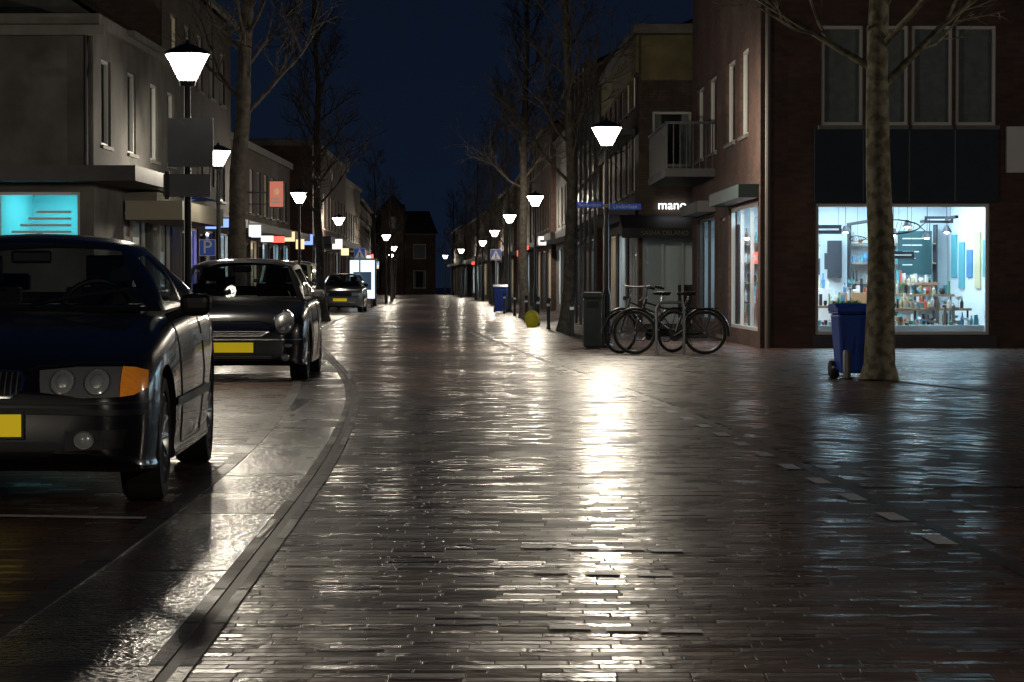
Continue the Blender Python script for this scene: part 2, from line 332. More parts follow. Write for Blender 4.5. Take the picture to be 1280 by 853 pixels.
def building(name,c0,c1,depth,h,wm,holes=(),e0=(),e1=(),roof='flat',rh=2.5,frame=FRAME,seed=0,cornice=TRIM,shopband=None):
    P=Parts(name); d=(c1-c0); W=d.length; u=d/W; n=Vector((-u.y,u.x,0))
    wall(P,c0,u,n,W,h,list(holes),wm,frame,seed)
    wall(P,c0-n*depth,n,Vector((-n.y,n.x,0)),depth,h,list(e0),wm,frame,seed+50)
    un=-n; wall(P,c1,un,Vector((-un.y,un.x,0)),depth,h,list(e1),wm,frame,seed+90)
    P['walls'].face([c0-n*depth,c1-n*depth,c1-n*depth+Vector((0,0,h)),c0-n*depth+Vector((0,0,h))],wm)
    r=P['roof']
    if roof=='flat':
        r.obox(c0,u,n,-.08,W+.08,-depth-.08,.12,h+.002,h+.22,cornice)
        r.obox(c0,u,n,.15,W-.15,-depth+.2,-.2,h+.222,h+.26,FLAT)
    elif roof=='side':
        def p(a,dd,z): return c0+u*a-n*dd+Vector((0,0,z))
        r.face([p(-.2,-.35,h-.05),p(W+.2,-.35,h-.05),p(W+.2,depth/2,h+rh),p(-.2,depth/2,h+rh)],ROOF)
        r.face([p(-.2,depth+.3,h-.05),p(W+.2,depth+.3,h-.05),p(W+.2,depth/2,h+rh),p(-.2,depth/2,h+rh)],ROOF)
        for a in (0,W): P['walls'].face([p(a,0,h),p(a,depth,h),p(a,depth/2,h+rh-.05)],wm)
        r.obox(c0,u,n,-.2,W+.2,.3,.42,h-.16,h-.04,TRIM)
        for q in (W*.25,W*.7): r.obox(c0,u,n,q,q+.6,-depth/2-.3,-depth/2+.3,h+rh-.6,h+rh+.7,wm)
    elif roof=='gable':
        def p(a,dd,z): return c0+u*a-n*dd+Vector((0,0,z))
        r.face([p(-.2,-.2,h-.15),p(W/2,-.2,h+rh),p(W/2,depth,h+rh),p(-.2,depth,h-.15)],ROOF)
        r.face([p(W+.2,-.2,h-.15),p(W/2,-.2,h+rh),p(W/2,depth,h+rh),p(W+.2,depth,h-.15)],ROOF)
        P['walls'].face([p(0,0,h),p(W,0,h),p(W/2,0,h+rh-.08)],wm)
        for s in (0,1):
            a0=p(-.2 if s==0 else W+.2,-.21,h-.15); a1=p(W/2,-.21,h+rh)
            r.tube([a0,a1],.07,FRAME,4)
    return P,u,n,W
def rowh(W,n,w,z0,z1,kind='dark',m=.8,seed=0,mixed=True):
    rr=random.Random(seed); out=[]
    for i in range(n):
        c=m+(W-2*m)*(i+.5)/n; k=kind
        if mixed:
            q=rr.random(); k='curtain' if q<.3 else ('lit' if q>.91 else 'dark')
        out.append((c-w/2,c+w/2,z0,z1,k,'white',2 if w>1.3 else 1))
    return out
# ---- right corner building
c0=G(4.6,44.8); c1=G(4.39,58.9)
def YY(y): return (y-44.8)*KY
sh=[(YY(45.2),YY(50.4),Z(.3),Z(2.75),'custom','cool',3,FRAME),(YY(51.2),YY(52.4),.1,Z(2.6),'dark','white',1,DFRAME),(YY(53.4),YY(57.6),Z(.35),Z(2.7),'shop','cool',2,DFRAME),
    (YY(46.8),YY(48.2),Z(4.1),Z(5.8),'curtain','white',1),(YY(49.2),YY(50.9),Z(4.1),Z(5.8),'curtain','white',1),(YY(53),YY(54.8),Z(4.1),Z(5.8),'dark','white',1),(YY(56),YY(57.6),Z(4.1),Z(5.8),'dark','white',1)]
D1=12.0
def EU(X): return D1-(X-4.6)*KX
e0=[(EU(8.86),EU(5.63),Z(.25),Z(2.68),'custom','white',1,FRAME)]
for a,b in ((5.73,6.5),(6.56,7.34),(7.40,8.16),(8.22,8.97)): e0.append((EU(b),EU(a),Z(4.13),Z(5.97),'curtain','white',1))
e0+= [(EU(13.5),EU(11),Z(.3),Z(2.7),'shop','white',2)]
P,u,n,W=building('brick_shop_building',c0,c1,D1,Z(11),BR1,sh,e0,(),seed=3)
e_o=c0-n*D1; eu=n; en=Vector((-n.y,n.x,0))
P['fascia_band'].obox(e_o,eu,en,EU(9.0),EU(5.6),.003,.07,Z(2.70),Z(4.05),NAVY)
for xx in (6.5,7.35,8.2): P['fascia_band'].obox(e_o,eu,en,EU(xx)-.01,EU(xx)+.01,.071,.076,Z(2.72),Z(4.03),DFRAME)
P['stone_plinth'].obox(e_o,eu,en,EU(9.0),EU(5.6),.003,.05,0,Z(.22),DARKW)
P['shop_sign'].obox(e_o,eu,en,EU(9.75),EU(9.15),.003,.12,Z(3.25),Z(4.1),mat('signboard_white',(.5,.5,.52),.4))
P['downpipe'].tube([c0+Vector((.12,-.08,0)),c0+Vector((.12,-.08,Z(10.8)))],.05,mat('zinc_pipe',(.12,.11,.10),.6,.3),10)
P['shop_fascia'].obox(c0,u,n,YY(45.0),YY(50.6),.003,.35,Z(2.8),Z(3.05),mat('dark_fascia',(.03,.05,.05),.5))
P['shop_fascia'].obox(c0,u,n,YY(53.2),YY(57.8),.003,.35,Z(2.78),Z(3.02),mat('grey_fascia',(.09,.09,.085),.5))
NEONR=emis('neon_red',(1,.04,.03),9)
for zz in (1.95,2.12): P['neon_sign'].obox(c0,u,n,YY(46.2),YY(48.4),-.30,-.27,Z(zz-.35),Z(zz-.30),NEONR)
for zb in (3.55,):
    a,b=YY(53.2),YY(58.6)
    P['balcony'].obox(c0,u,n,a,b,.003,1.0,Z(zb),Z(zb)+.16,DARKW)
    for q in np.arange(a,b,.13): P['balcony'].obox(c0,u,n,q,q+.02,.96,.98,Z(zb)+.16,Z(zb)+1.05,DARKMETAL)
    for dd in np.arange(.05,.96,.13): P['balcony'].obox(c0,u,n,a,a+.02,dd,dd+.02,Z(zb)+.16,Z(zb)+1.05,DARKMETAL)
    P['balcony'].obox(c0,u,n,a-.01,b,.94,1.0,Z(zb)+1.05,Z(zb)+1.1,DARKMETAL); P['balcony'].obox(c0,u,n,a-.01,a+.04,0.01,.935,Z(zb)+1.05,Z(zb)+1.1,DARKMETAL)
# corner shop interior, seen through both windows
it=P['shop_interior']; a,b=EU(8.86)-.3,D1-.17; zt=Z(2.75)+.2; dp=5.5
def pt(q,d,z): return e_o+eu*q-en*d+Vector((0,0,z))
it.face([pt(a,dp,.05),pt(b,dp,.05),pt(b,dp,zt),pt(a,dp,zt)],SHW); it.face([pt(a,.16,.05),pt(a,dp,.05),pt(a,dp,zt),pt(a,.16,zt)],SHW)
it.face([pt(a,.16,.05),pt(b,.16,.05),pt(b,dp,.05),pt(a,dp,.05)],SHF); it.face([pt(a,.16,zt),pt(b,.16,zt),pt(b,dp,zt),pt(a,dp,zt)],SHW)
SL=emis('display_light',(.58,.83,1),54)
for q in (a+.8,a+2.2,a+3.5): it.face([pt(q-.08,.6,zt-.03),pt(q+.08,.6,zt-.03),pt(q+.08,dp-.6,zt-.03),pt(q-.08,dp-.6,zt-.03)],SL)
rr=random.Random(5); Wn=EU(5.63)-EU(8.86); A=EU(8.86)
def bx(x0,x1,d0,d1,z0,z1,m): it.obox(e_o,eu,en,A+Wn-x1,A+Wn-x0,-d1,-d0,z0,z1,m)
def thing(x,d,z,h=None):
    k=rr.random(); m=rr.choice(MUTED); h=h or rr.uniform(.06,.28); c=pt(A+Wn-x,d,z+.002)
    if k<.3: it.lathe([(0,0),(.03,0),(.033,h*.55),(.012,h*.75),(.012,h),(0,h)],c,(0,0,1),m,10)
    elif k<.5: r=rr.uniform(.03,.06); it.lathe([(0,0),(r*.6,0),(r,h*.4),(r*.8,h*.8),(r*.5,h*.8),(0,h*.78)],c,(0,0,1),m,12)
    elif k<.6: it.lathe([(0,0),(.03,0),(.008,.02),(.008,h*.7),(.05,h*.72),(.07,h),(0,h)],c,(0,0,1),m,12)
    else: w_=rr.uniform(.02,.07); bx(x-w_/2,x+w_/2,d-.03,d+.03,z+.002,z+h,m)
for x0,x1,d in ((1.35,2.95,5.1),(-.75,.1,5.1)):
    for z in (.35,.72,1.09,1.46,1.83):
        bx(x0,x1,d,d+.35,z,z+.025,GOODS[7]); x=x0+.06
        while x<x1-.05:
            if rr.random()<.95: thing(x,d+.12,z+.025)
            x+=rr.uniform(.05,.11)
    bx(x0-.03,x0-.002,d,d+.35,.06,2.2,GOODS[5]); bx(x1+.002,x1+.03,d,d+.35,.06,2.2,GOODS[5])
bx(.35,.8,5.35,5.48,.9,2.1,GOODS[4]); bx(.42,.73,5.30,5.345,1.0,2.0,GOODS[5]); bx(.95,1.2,5.3,5.48,1.2,1.9,GOODS[5])
bx(.05,.72,3.2,3.9,.05,1.0,GOODS[6]); bx(.85,1.4,2.7,3.3,.05,.92,GOODS[7])
for k in range(9): thing(.9+k*.06,2.85,.922)
for k in range(8): thing(.1+k*.08,3.35,1.002)
bx(2.0,2.62,3.7,3.76,1.25,2.05,mat('chalk_board',(.02,.07,.08),.5)); bx(2.3,2.34,3.72,3.75,.05,1.25,GOODS[5])
for k in range(5): bx(2.08,2.5-.06*k,3.69,3.697,1.9-.12*k,1.92-.12*k,GOODS[6])
bx(1.1,1.15,.5,4,2.15,2.2,GOODS[5]); bx(2.45,2.5,.5,4,2.2,2.25,GOODS[5])
for x0,z0,w_,h_ in ((.1,1.95,.55,.16),(1.5,1.52,.42,.13),(2.1,2.14,.5,.12)):
    bx(x0,x0+w_,1.5,1.52,z0,z0+h_,GOODS[5]); bx(x0+.05,x0+w_-.05,1.492,1.498,z0+h_*.4,z0+h_*.6,GOODS[6])
    for q in (x0+.05,x0+w_-.05): bx(q-.003,q+.003,1.508,1.512,z0+h_,zt,GOODS[5])
for k in range(6):
    d0=.7+k*.75; m=rr.choice([GOODS[8],GOODS[5],GOODS[1],GOODS[2]]); it.obox(e_o,eu,en,a+.005,a+.03,-d0-.5,-d0,1.0+.2*(k%2),1.7+.15*(k%3),m)
bx(.02,2.9,.25,.8,.28,.38,SHW)
for k in range(50): thing(.06+k*.057,.3+rr.random()*.35,.382,rr.uniform(.04,.24))
for x0,x1,d,z in ((1.4,2.85,1.1,.66),(1.55,2.7,1.9,.90),(.05,.9,1.5,.70),(1.5,2.6,2.9,1.1)):
    bx(x0,x1,d,d+.5,z-.04,z,GOODS[7])
    for q in (x0+.05,x1-.05): bx(q-.015,q+.015,d+.1,d+.13,.05,z-.042,GOODS[5])
    x=x0+.06
    while x<x1-.05: thing(x,d+.1+rr.random()*.3,z); x+=rr.uniform(.04,.09)
for k in range(4): bx(.12+k*.2,.24+k*.2,4.2,4.22,1.25+.1*(k%2),1.55+.1*(k%2),rr.choice([GOODS[5],GOODS[4],GOODS[8]]))
LEAF=mat('plant_leaves',(.05,.14,.04),.6)
for x in (.38,.55,.72,1.3):
    cpt=pt(A+Wn-x,.22,.40); it.lathe([(0,0),(.045,0),(.06,.12),(.0,.12)],cpt,(0,0,1),GOODS[5],12)
    for k in range(60):
        ang=rr.uniform(0,6.28); r=rr.uniform(.02,.09); h=rr.uniform(.12,.34); c=cpt+Vector((math.cos(ang)*r,math.sin(ang)*r*.5,h))
        it.face([c,c+Vector((rr.uniform(-.04,.04),.01,.05)),c+Vector((rr.uniform(-.04,.04),0,.08))],LEAF)
BULB=emis('bulb',(1,.85,.6),30)
for x,zz in ((.3,1.75),(.85,2.0),(1.7,1.95),(2.3,1.9),(2.65,2.0),(1.95,2.1)):
    c=pt(A+Wn-x,2.4,zz); it.lathe([(.03,.12),(.10,0),(.085,0)],c,(0,0,1),GOODS[5],16); it.tube([c+Vector((0,0,.1)),(c.x,c.y,zt)],.005,GOODS[5],5)
    it.lathe([(0,-.03),(.04,-.015),(.05,.02),(0,.05)],c,(0,0,1),BULB,8)
def fish(x,z,s,r=.010):
    pts=[]
    for k in range(25):
        t=2*math.pi*k/24; pts.append(pt(A+Wn-(x+s*.34*math.cos(t)),.3,z+s*.11*math.sin(t)*(1-.25*math.cos(t))))
    it.tube(pts,r,GOODS[5],5,False)
    it.tube([pt(A+Wn-(x+s*.34),.3,z),pt(A+Wn-(x+s*.5),.3,z+s*.12),pt(A+Wn-(x+s*.5),.3,z-s*.12),pt(A+Wn-(x+s*.34),.3,z)],r,GOODS[5],5,False)
    for k in range(7): it.tube([pt(A+Wn-(x-s*.2+k*s*.07),.3,z-s*.075),pt(A+Wn-(x-s*.16+k*s*.07),.3,z+s*.08)],.006,GOODS[5],4,False)
    it.lathe([(0,-.005),(s*.02,-.005),(s*.02,.005),(0,.005)],pt(A+Wn-(x-s*.26),.29,z+.02),(0,1,0),GOODS[5],10)
    it.tube([pt(A+Wn-x,.3,z+s*.1),pt(A+Wn-x,.3,zt)],.003,GOODS[5],4,False)
fish(1.45,2.05,1.05,.012); fish(.75,1.85,.4,.008)
wx=pt(A+Wn-2.15,.1,.52); text('window_lettering','dit',(wx.x,wx.y,.60),(math.pi/2,0,0),.6,GOODS[6],P.e,.003)
for k in range(26):
    yy=YY(45.5)+k*.18; h=rr.uniform(.1,.8); it.obox(c0,u,n,yy,yy+.11,-.75,-.35,.3,.35+h,rr.choice(MUTED))
P.build(smooth=('downpipe',))
# ---- apartment building with galleries, awning end facing the square
c0=G(3.25,62); c1=G(2.95,78.5)
W=(c1-c0).length
D=8.0
def EX(X): return D-(X-3.25)*KX
GAL=mat('ochre_panel',(.15,.13,.05),.7,noise=.2)
hl=[(.5,4.2,.25,2.4,'shop','white',3),(5,8.5,.25,2.4,'shop','white',3),(9.3,12.5,.25,2.4,'shop','warm',3)]+rowh(W,6,1.2,3.3,4.7,seed=1)+rowh(W,6,1.2,5.3,6.5,seed=2)
P,u,n,W=building('gallery_apartment_building',c0,c1,D,Z(7.6),BR2,hl,[(EX(4.9),EX(3.35),.15,2.3,'shop','white',3,FRAME),(EX(4.6),EX(3.6),Z(4.2),Z(5.6),'dark')],(),seed=11)
P['upper_panels'].obox(c0,u,n,0,W,.003,.06,Z(6.6),Z(7.55),GAL)
for zb in (Z(3.3),Z(5.35)):
    P['galleries'].obox(c0,u,n,.2,W-.2,.07,.95,zb-.3,zb-.16,DARKW)
    for q in np.arange(.25,W-.2,.16): P['galleries'].obox(c0,u,n,q,q+.02,.91,.93,zb-.16,zb+.75,DARKMETAL)
    P['galleries'].obox(c0,u,n,.2,W-.2,.88,.95,zb+.75,zb+.8,DARKMETAL)
for q in np.arange(.3,W,2.6): P['gallery_posts'].obox(c0,u,n,q,q+.07,.96,1.03,0,Z(7.6),DARKW)
en=Vector((-n.y,n.x,0)); eo=c0-n*D
P['upper_panels'].obox(eo,n,en,EX(5.2),D-.05,.003,.05,Z(6.4),Z(7.55),GAL)
AW=mat('black_awning',(.015,.015,.017),.7)
def pt2(q,d,z): return eo+n*q+en*d+Vector((0,0,z))
a,b=EX(4.9),EX(2.75); zt=Z(2.95)
P['awning'].face([pt2(a,.01,zt),pt2(b,.01,zt),pt2(b,1.1,zt-.32),pt2(a,1.1,zt-.32)],AW)
P['awning'].obox(eo,n,en,a,b,1.09,1.11,zt-.55,zt-.325,AW)
for q in (a,b): P['awning'].face([pt2(q,.01,zt),pt2(q,1.09,zt-.32),pt2(q,1.09,zt-.5),pt2(q,.01,zt-.5)],AW)
tp=pt2((a+b)/2,1.13,zt-.44); text('awning_text','SASHA DELANO',(tp.x,tp.y,tp.z),(math.pi/2,0,0),.15,TRIM,P.e)
tp=pt2(EX(4.1),.06,Z(3.2)); text('lit_letters','mano',(tp.x,tp.y-.02,tp.z),(math.pi/2,0,0),.30,emis('letter_white',(1,1,1),2.5),P.e,.03)
P.build()
def simple(name,X0,Y0,X1,Y1,D,h,wm,side,shops,rows,seed,roof='flat',rh=2.2,frame=FRAME,lights=('white','warm','white'),band=None,endw=True,signs=.4):
    a=G(X0,Y0); b=G(X1,Y1)
    c0,c1=(a,b) if side>0 else (b,a)
    W=(c1-c0).length; rr=random.Random(seed); hl=[]
    ns=shops
    for i in range(ns):
        s=W/ns; q=i*s
        l=rr.choice(lights)
        if Y0>100 and rr.random()<.35: l=None
        hl.append((q+.35,q+s*.68,.3,2.45,'shop' if l else 'dark',l or 'white',max(1,int(s*.5)),rr.choice([FRAME,DFRAME])))
        hl.append((q+s*.74,q+s*.74+.95,.05,2.35,'dark','white',1,DFRAME))
    zz=3.2
    for r in range(rows):
        hl+=rowh(W,max(1,int(W/2.4)),1.15,zz+.1,zz+1.5,seed=seed*7+r); zz+=2.6
    ee=[]
    if endw:
        for r in range(rows): ee+=rowh(D,2,1.1,3.3+2.6*r,4.6+2.6*r,seed=seed*3+r)
    P,u,n,W=building(name,c0,c1,D,h,wm,hl,ee if side>0 else (),ee if side<0 else (),roof=roof,rh=rh,frame=frame,seed=seed*13)
    P['canopy'].obox(c0,u,n,.05,W-.05,.003,rr.uniform(.35,.9),2.62,2.86,rr.choice([DARKW,TRIM,DARKW]))
    for i in range(ns):
        q=(i+.35)*W/ns
        if rr.random()>signs: continue
        c=rr.choice([((1,.12,.08),1.6),((.2,.35,1),1.5),((1,.97,.9),1.3),((.25,.4,1),1.5),((1,.75,.4),1.2)])
        m=emis('sign_%02d_%02d'%(int(c[0][0]*10),int(c[0][2]*10)),c[0],c[1]); z=rr.uniform(2.2,2.5); wd=rr.uniform(.22,.4); hh=rr.uniform(.18,.42)
        P['projecting_sign'].obox(c0,u,n,q,q+.1,.95-wd,.95,z,z+hh,m)
        P['projecting_sign'].obox(c0,u,n,q-.008,q+.108,.95-wd-.02,.97,z+hh+.001,z+hh+.03,DARKMETAL)
        P['projecting_sign'].obox(c0,u,n,q-.012,q-.002,.95-wd*.8,.95-wd*.2,z+hh*.35,z+hh*.6,rr.choice([GOODS[6],GOODS[5]]))
        P['projecting_sign'].obox(c0,u,n,q-.02,q+.12,.05,.949-wd,z+hh/2-.02,z+hh/2+.02,DARKMETAL)
    P.build(); return P
simple('brick_shop_building',2.75,79,2.3,92,9,Z(8.4),BR2,1,3,2,21,'side',2)
simple('plaster_shop_building',2.3,92.3,1.9,104,9,Z(7),PLW,1,3,1,22,'flat')
simple('brick_shop_building',1.7,104.5,1.0,124,9,Z(8),BR1,1,4,2,23,'side',2.2)
simple('terraced_shop_building',.9,124.5,.3,146,9,Z(7),BR3,1,4,1,24,'side',2.4)
simple('terraced_shop_building',.1,147,-1.2,175,9,Z(7),BR1,1,5,1,25,'side',2.4)
simple('terraced_shop_building',-1.5,176,-3.6,215,9,Z(6.5),PLA,1,5,1,26,'side',2.4,signs=.3)
simple('terraced_shop_building',-4,216,-6.4,258,9,Z(6.5),BR2,1,5,1,27,'side',2.4,signs=.3)
# ---- left
c1=G(-8.3,48); c0=G(-8.1,59)
W=(c1-c0).length; D=9
hl=[(W-KY*(57.8-48),W-KY*(55.0-48),.3,2.5,'shop','warm',2),(W-KY*(54.3-48),W-KY*(51.3-48),.3,2.5,'shop','white',2)]
for yy in (49.3,52.3,55.2,57.6): q=W-KY*(yy-48); hl.append((q-.55,q+.45,Z(4.0),Z(5.75),'curtain' if yy<56 else 'dark','white',1))
P,u,n,W=building('plaster_corner_building',c0,c1,D,Z(6.3),PLA,hl,(),[(.25,1.75,1.85,Z(3.02),'shop','teal',1),(2.2,4.4,.6,Z(3.02),'dark','white',2)],seed=31)
un=-n; en=Vector((-un.y,un.x,0))
P['canopy'].obox(c1,un,en,-.9,D,.003,.9,Z(3.2),Z(3.5),DARKW); P['canopy'].obox(c0,u,n,0,W,.003,.9,Z(3.2),Z(3.5)-.004,DARKW)
P['awning'].obox(c0,u,n,W-KY*9.5,W-KY*3.2,.05,1.15,Z(2.55),Z(2.95),mat('cream_awning',(.3,.28,.22),.8))
P['cornice'].obox(c1,un,en,-.25,D,.003,.28,Z(6.1),Z(6.3)-.004,TRIM)
for k in range(4): P['window_stickers'].obox(c1,un,en,.42,1.5-.15*k,-.075,-.07,2.0+.12*k,2.04+.12*k,GOODS[6])
P['downpipe'].tube([c1+Vector((-.12,-.06,Z(3.5))),c1+Vector((-.12,-.06,Z(6.1)))],.045,DARKMETAL,10)
P.build()
simple('gabled_house',-8.45,51.5,-8.35,58.6,7.5,Z(6.6),PLA,-1,1,0,33,'side',2.6,lights=(None,),endw=False,signs=0)
P_,u,n,W=building('apartment_block',G(-11.8,74),G(-12.0,61),14,Z(11),BR2,rowh(12,4,1.4,7,8.4,seed=4),(),[(2+2.2*i,3.2+2.2*i,Z(7.85),Z(8.9),'lit' if i==3 else 'dark','white',2) for i in range(5)],seed=35); P_.build()
simple('brick_shop_building',-8.6,59.5,-8.6,74,9,Z(9),BR2,-1,4,2,36,'side',2.2,lights=('purple','white','cool'),signs=.9)
P_=simple('shop_building',-9.1,75,-9.0,98,9,Z(5.8),BR1,-1,6,1,37,'flat',lights=('white','warm','cool'),signs=.9)
Q=Parts('illuminated_poster_sign',(-7.35,80,0)); Q['panel'].box(-.23,.23,-.04,.04,3.45,4.3,DARKMETAL); Q['face'].box(-.21,.21,-.05,-.042,3.48,4.27,emis('poster_orange',(.8,.20,.12),.6)); Q['figure'].lathe([(0,0),(.07,.02),(.09,.12),(.05,.2),(0,.22)],(0,-.052,3.85),(0,0,1),mat('poster_skin',(.5,.3,.2),.6,emit=(.7,.4,.25),es=.5),12); Q['text_bars'].box(-.15,.15,-.056,-.051,3.6,3.66,SHW); Q['text_bars'].box(-.15,.08,-.056,-.051,3.70,3.74,SHW); Q['arm'].box(-.9,-.231,-.02,.02,3.9,3.95,DARKMETAL); Q['arm'].box(-.9,-.231,-.02,.02,3.55,3.58,DARKMETAL); Q.build()
simple('brick_corner_building',-8.25,100,-8.5,124,9,Z(6.9),BR1,-1,5,1,38,'flat',lights=('warm','white','red'),signs=.7)
simple('plaster_shop_building',-9.1,125,-9.3,148,9,Z(6.7),BR3,-1,4,1,39,'flat',signs=.6)
simple('terraced_shop_building',-9.7,150,-11,188,9,Z(6.5),BR2,-1,5,1,40,'side',2.3,signs=.4)
simple('terraced_shop_building',-11.5,190,-14,235,9,Z(6.5),BR1,-1,5,1,41,'side',2.3,signs=.3)
P_,u,n,W=building('brick_town_hall',G(-8.6,272),G(-19,270),10,6.2,BR2,[(1+2.4*i,2.3+2.4*i,.6,2.4,'dark') for i in range(4)]+[(1+2.4*i,2.3+2.4*i,3.6,5.1,'lit' if i==1 else 'curtain') for i in range(4)],(),(),roof='side',rh=2.4,seed=51)
P_['tower'].box(-13.2,-10.9,258.4,261,0,8.6,BR1)
P_['tower_roof'].lathe([(1.9,0),(.05,1.5)],(-12.05,259.7,8.6),(0,0,1),ROOF,4); P_['tower_window'].box(-12.4,-11.7,258.35,258.39,6.6,7.8,FRAME)
P_.build()
for i,(x,w,hh) in enumerate(((-6.2,6,5.6),(1.5,7.5,6.2),(-26,7,6),(-34,8,7))):
    P_,u,n,W=building('gabled_house',Vector((x+w,262+i,0)),Vector((x,262+i,0)),9,hh-1,BR1 if i%2 else BR2,[(.8,2.2,.7,2.2,'lit' if i==0 else 'dark'),(w-2.4,w-1,.7,2.2,'dark'),(1,2.2,3.2,4.4,'curtain')],(),(),roof='gable',rh=3,seed=60+i); P_.build()
# ------------------------------------------------------------------ street lamps
def lamp(X,Y,power=330,world=False,extra=None,col=(1,.88,.70)):
    loc=Vector((X,Y,0)) if world else G(X,Y)
    P=Parts('street_lamp',loc)
    p=P['pole']; p.lathe([(.11,0),(.11,.05),(.085,.08),(.075,.9),(.06,.95),(.045,1.0),(.038,3.34),(.0,3.34)],(0,0,0),(0,0,1),DARKMETAL,16)
    h=P['lantern_frame']; h.lathe([(.0,3.34),(.09,3.345),(.10,3.40),(.085,3.42)],(0,0,0),(0,0,1),DARKMETAL,20)
    h.lathe([(.255,3.705),(.262,3.72),(.24,3.745),(.12,3.80),(.03,3.83),(.02,3.87),(.0,3.88)],(0,0,0),(0,0,1),DARKMETAL,20)
    for k in range(4):
        a=k*math.pi/2+.4; h.tube([(math.cos(a)*.102,math.sin(a)*.102,3.40),(math.cos(a)*.252,math.sin(a)*.252,3.71)],.004,DARKMETAL,4)
    P['lantern_glass'].lathe([(.095,3.42),(.248,3.705)],(0,0,0),(0,0,1),LAMPG,16)
    if extra: extra(P)
    P.build(smooth=('pole','lantern_frame','lantern_glass'))
    l=bpy.data.lights.new('lamp_bulb','POINT'); l.energy=power; l.color=col; l.shadow_soft_size=.09
    o=bpy.data.objects.new('lamp_bulb',l); o.location=(0,0,3.58); scene.collection.objects.link(o); o.parent=P.e
    return P
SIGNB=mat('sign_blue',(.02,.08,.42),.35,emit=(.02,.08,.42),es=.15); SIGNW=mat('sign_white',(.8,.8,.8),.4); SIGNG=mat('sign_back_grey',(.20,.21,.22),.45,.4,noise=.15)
def ex_left(P):
    P['sign_panel'].box(-.22,.30,-.055,-.04,2.42,2.98,SIGNG); P['sign_panel'].box(-.27,.27,-.06,-.042,2.08,2.34,SIGNG)
    for z in (2.5,2.9,2.15,2.28): P['clamps'].box(-.06,.06,-.04,.06,z-.015,z+.015,STEEL)
    P['sign_panel'].box(-.25,-.20,-.085,-.061,2.05,2.37,DARKMETAL)
lamp(-4.09,30.5,640,extra=ex_left)
def ex_right(P):
    P['street_name_sign'].box(-.50,-.06,-.012,.012,2.36,2.46,SIGNB); P['street_name_sign'].box(.05,.58,-.012,.012,2.33,2.43,SIGNB)
    for z in (2.38,2.41): P['clamps'].box(-.06,.055,-.045,.045,z-.012,z+.012,STEEL)
Pl=lamp(1.75,44.8,1150,extra=ex_right)
text('street_name','Berkenlaan',(-.28,-.016,2.41),(math.pi/2,0,0),.085,SIGNW,Pl.e,.001); text('street_name','Lindenlaan',(.315,-.016,2.38),(math.pi/2,0,0),.095,SIGNW,Pl.e,.001)
for X,Y in ((-6.4,52.7),(-6.77,77),(-7.6,106),(-7.5,144),(-9.3,190),(-12,240)): lamp(X,Y,520)
for X,Y in ((.77,80),(-.1,102),(-.95,132),(-2.0,165),(-4.3,205),(-6.9,250)): lamp(X,Y,620)
for X,Y in ((4.6,2.5),(-5.2,-3),(-13,36),(12,27)): lamp(X,Y,760 if X<10 else 520,world=True)
# ------------------------------------------------------------------ trees
def barkmat(name,c1,c2):
    m=mat(name,c1,.85); nt=m.node_tree; b=nt.nodes['Principled BSDF']; tc=nt.nodes.new('ShaderNodeTexCoord')
    v=nt.nodes.new('ShaderNodeTexNoise'); v.inputs['Scale'].default_value=9; v.inputs['Detail'].default_value=4; nt.links.new(tc.outputs['Object'],v.inputs['Vector'])
    r=nt.nodes.new('ShaderNodeValToRGB'); r.color_ramp.elements[0].position=.42; r.color_ramp.elements[1].position=.58
    r.color_ramp.elements[0].color=(*c1,1); r.color_ramp.elements[1].color=(*c2,1); nt.links.new(v.outputs['Fac'],r.inputs[0]); nt.links.new(r.outputs[0],b.inputs['Base Color'])
    bp=nt.nodes.new('ShaderNodeBump'); bp.inputs['Strength'].default_value=.8; bp.inputs['Distance'].default_value=.02; nt.links.new(v.outputs['Fac'],bp.inputs['Height']); nt.links.new(bp.outputs[0],b.inputs['Normal'])
    return m
BARK=barkmat('plane_bark',(.10,.09,.06),(.24,.22,.15)); BARKD=barkmat('dark_bark',(.035,.030,.025),(.07,.060,.046))
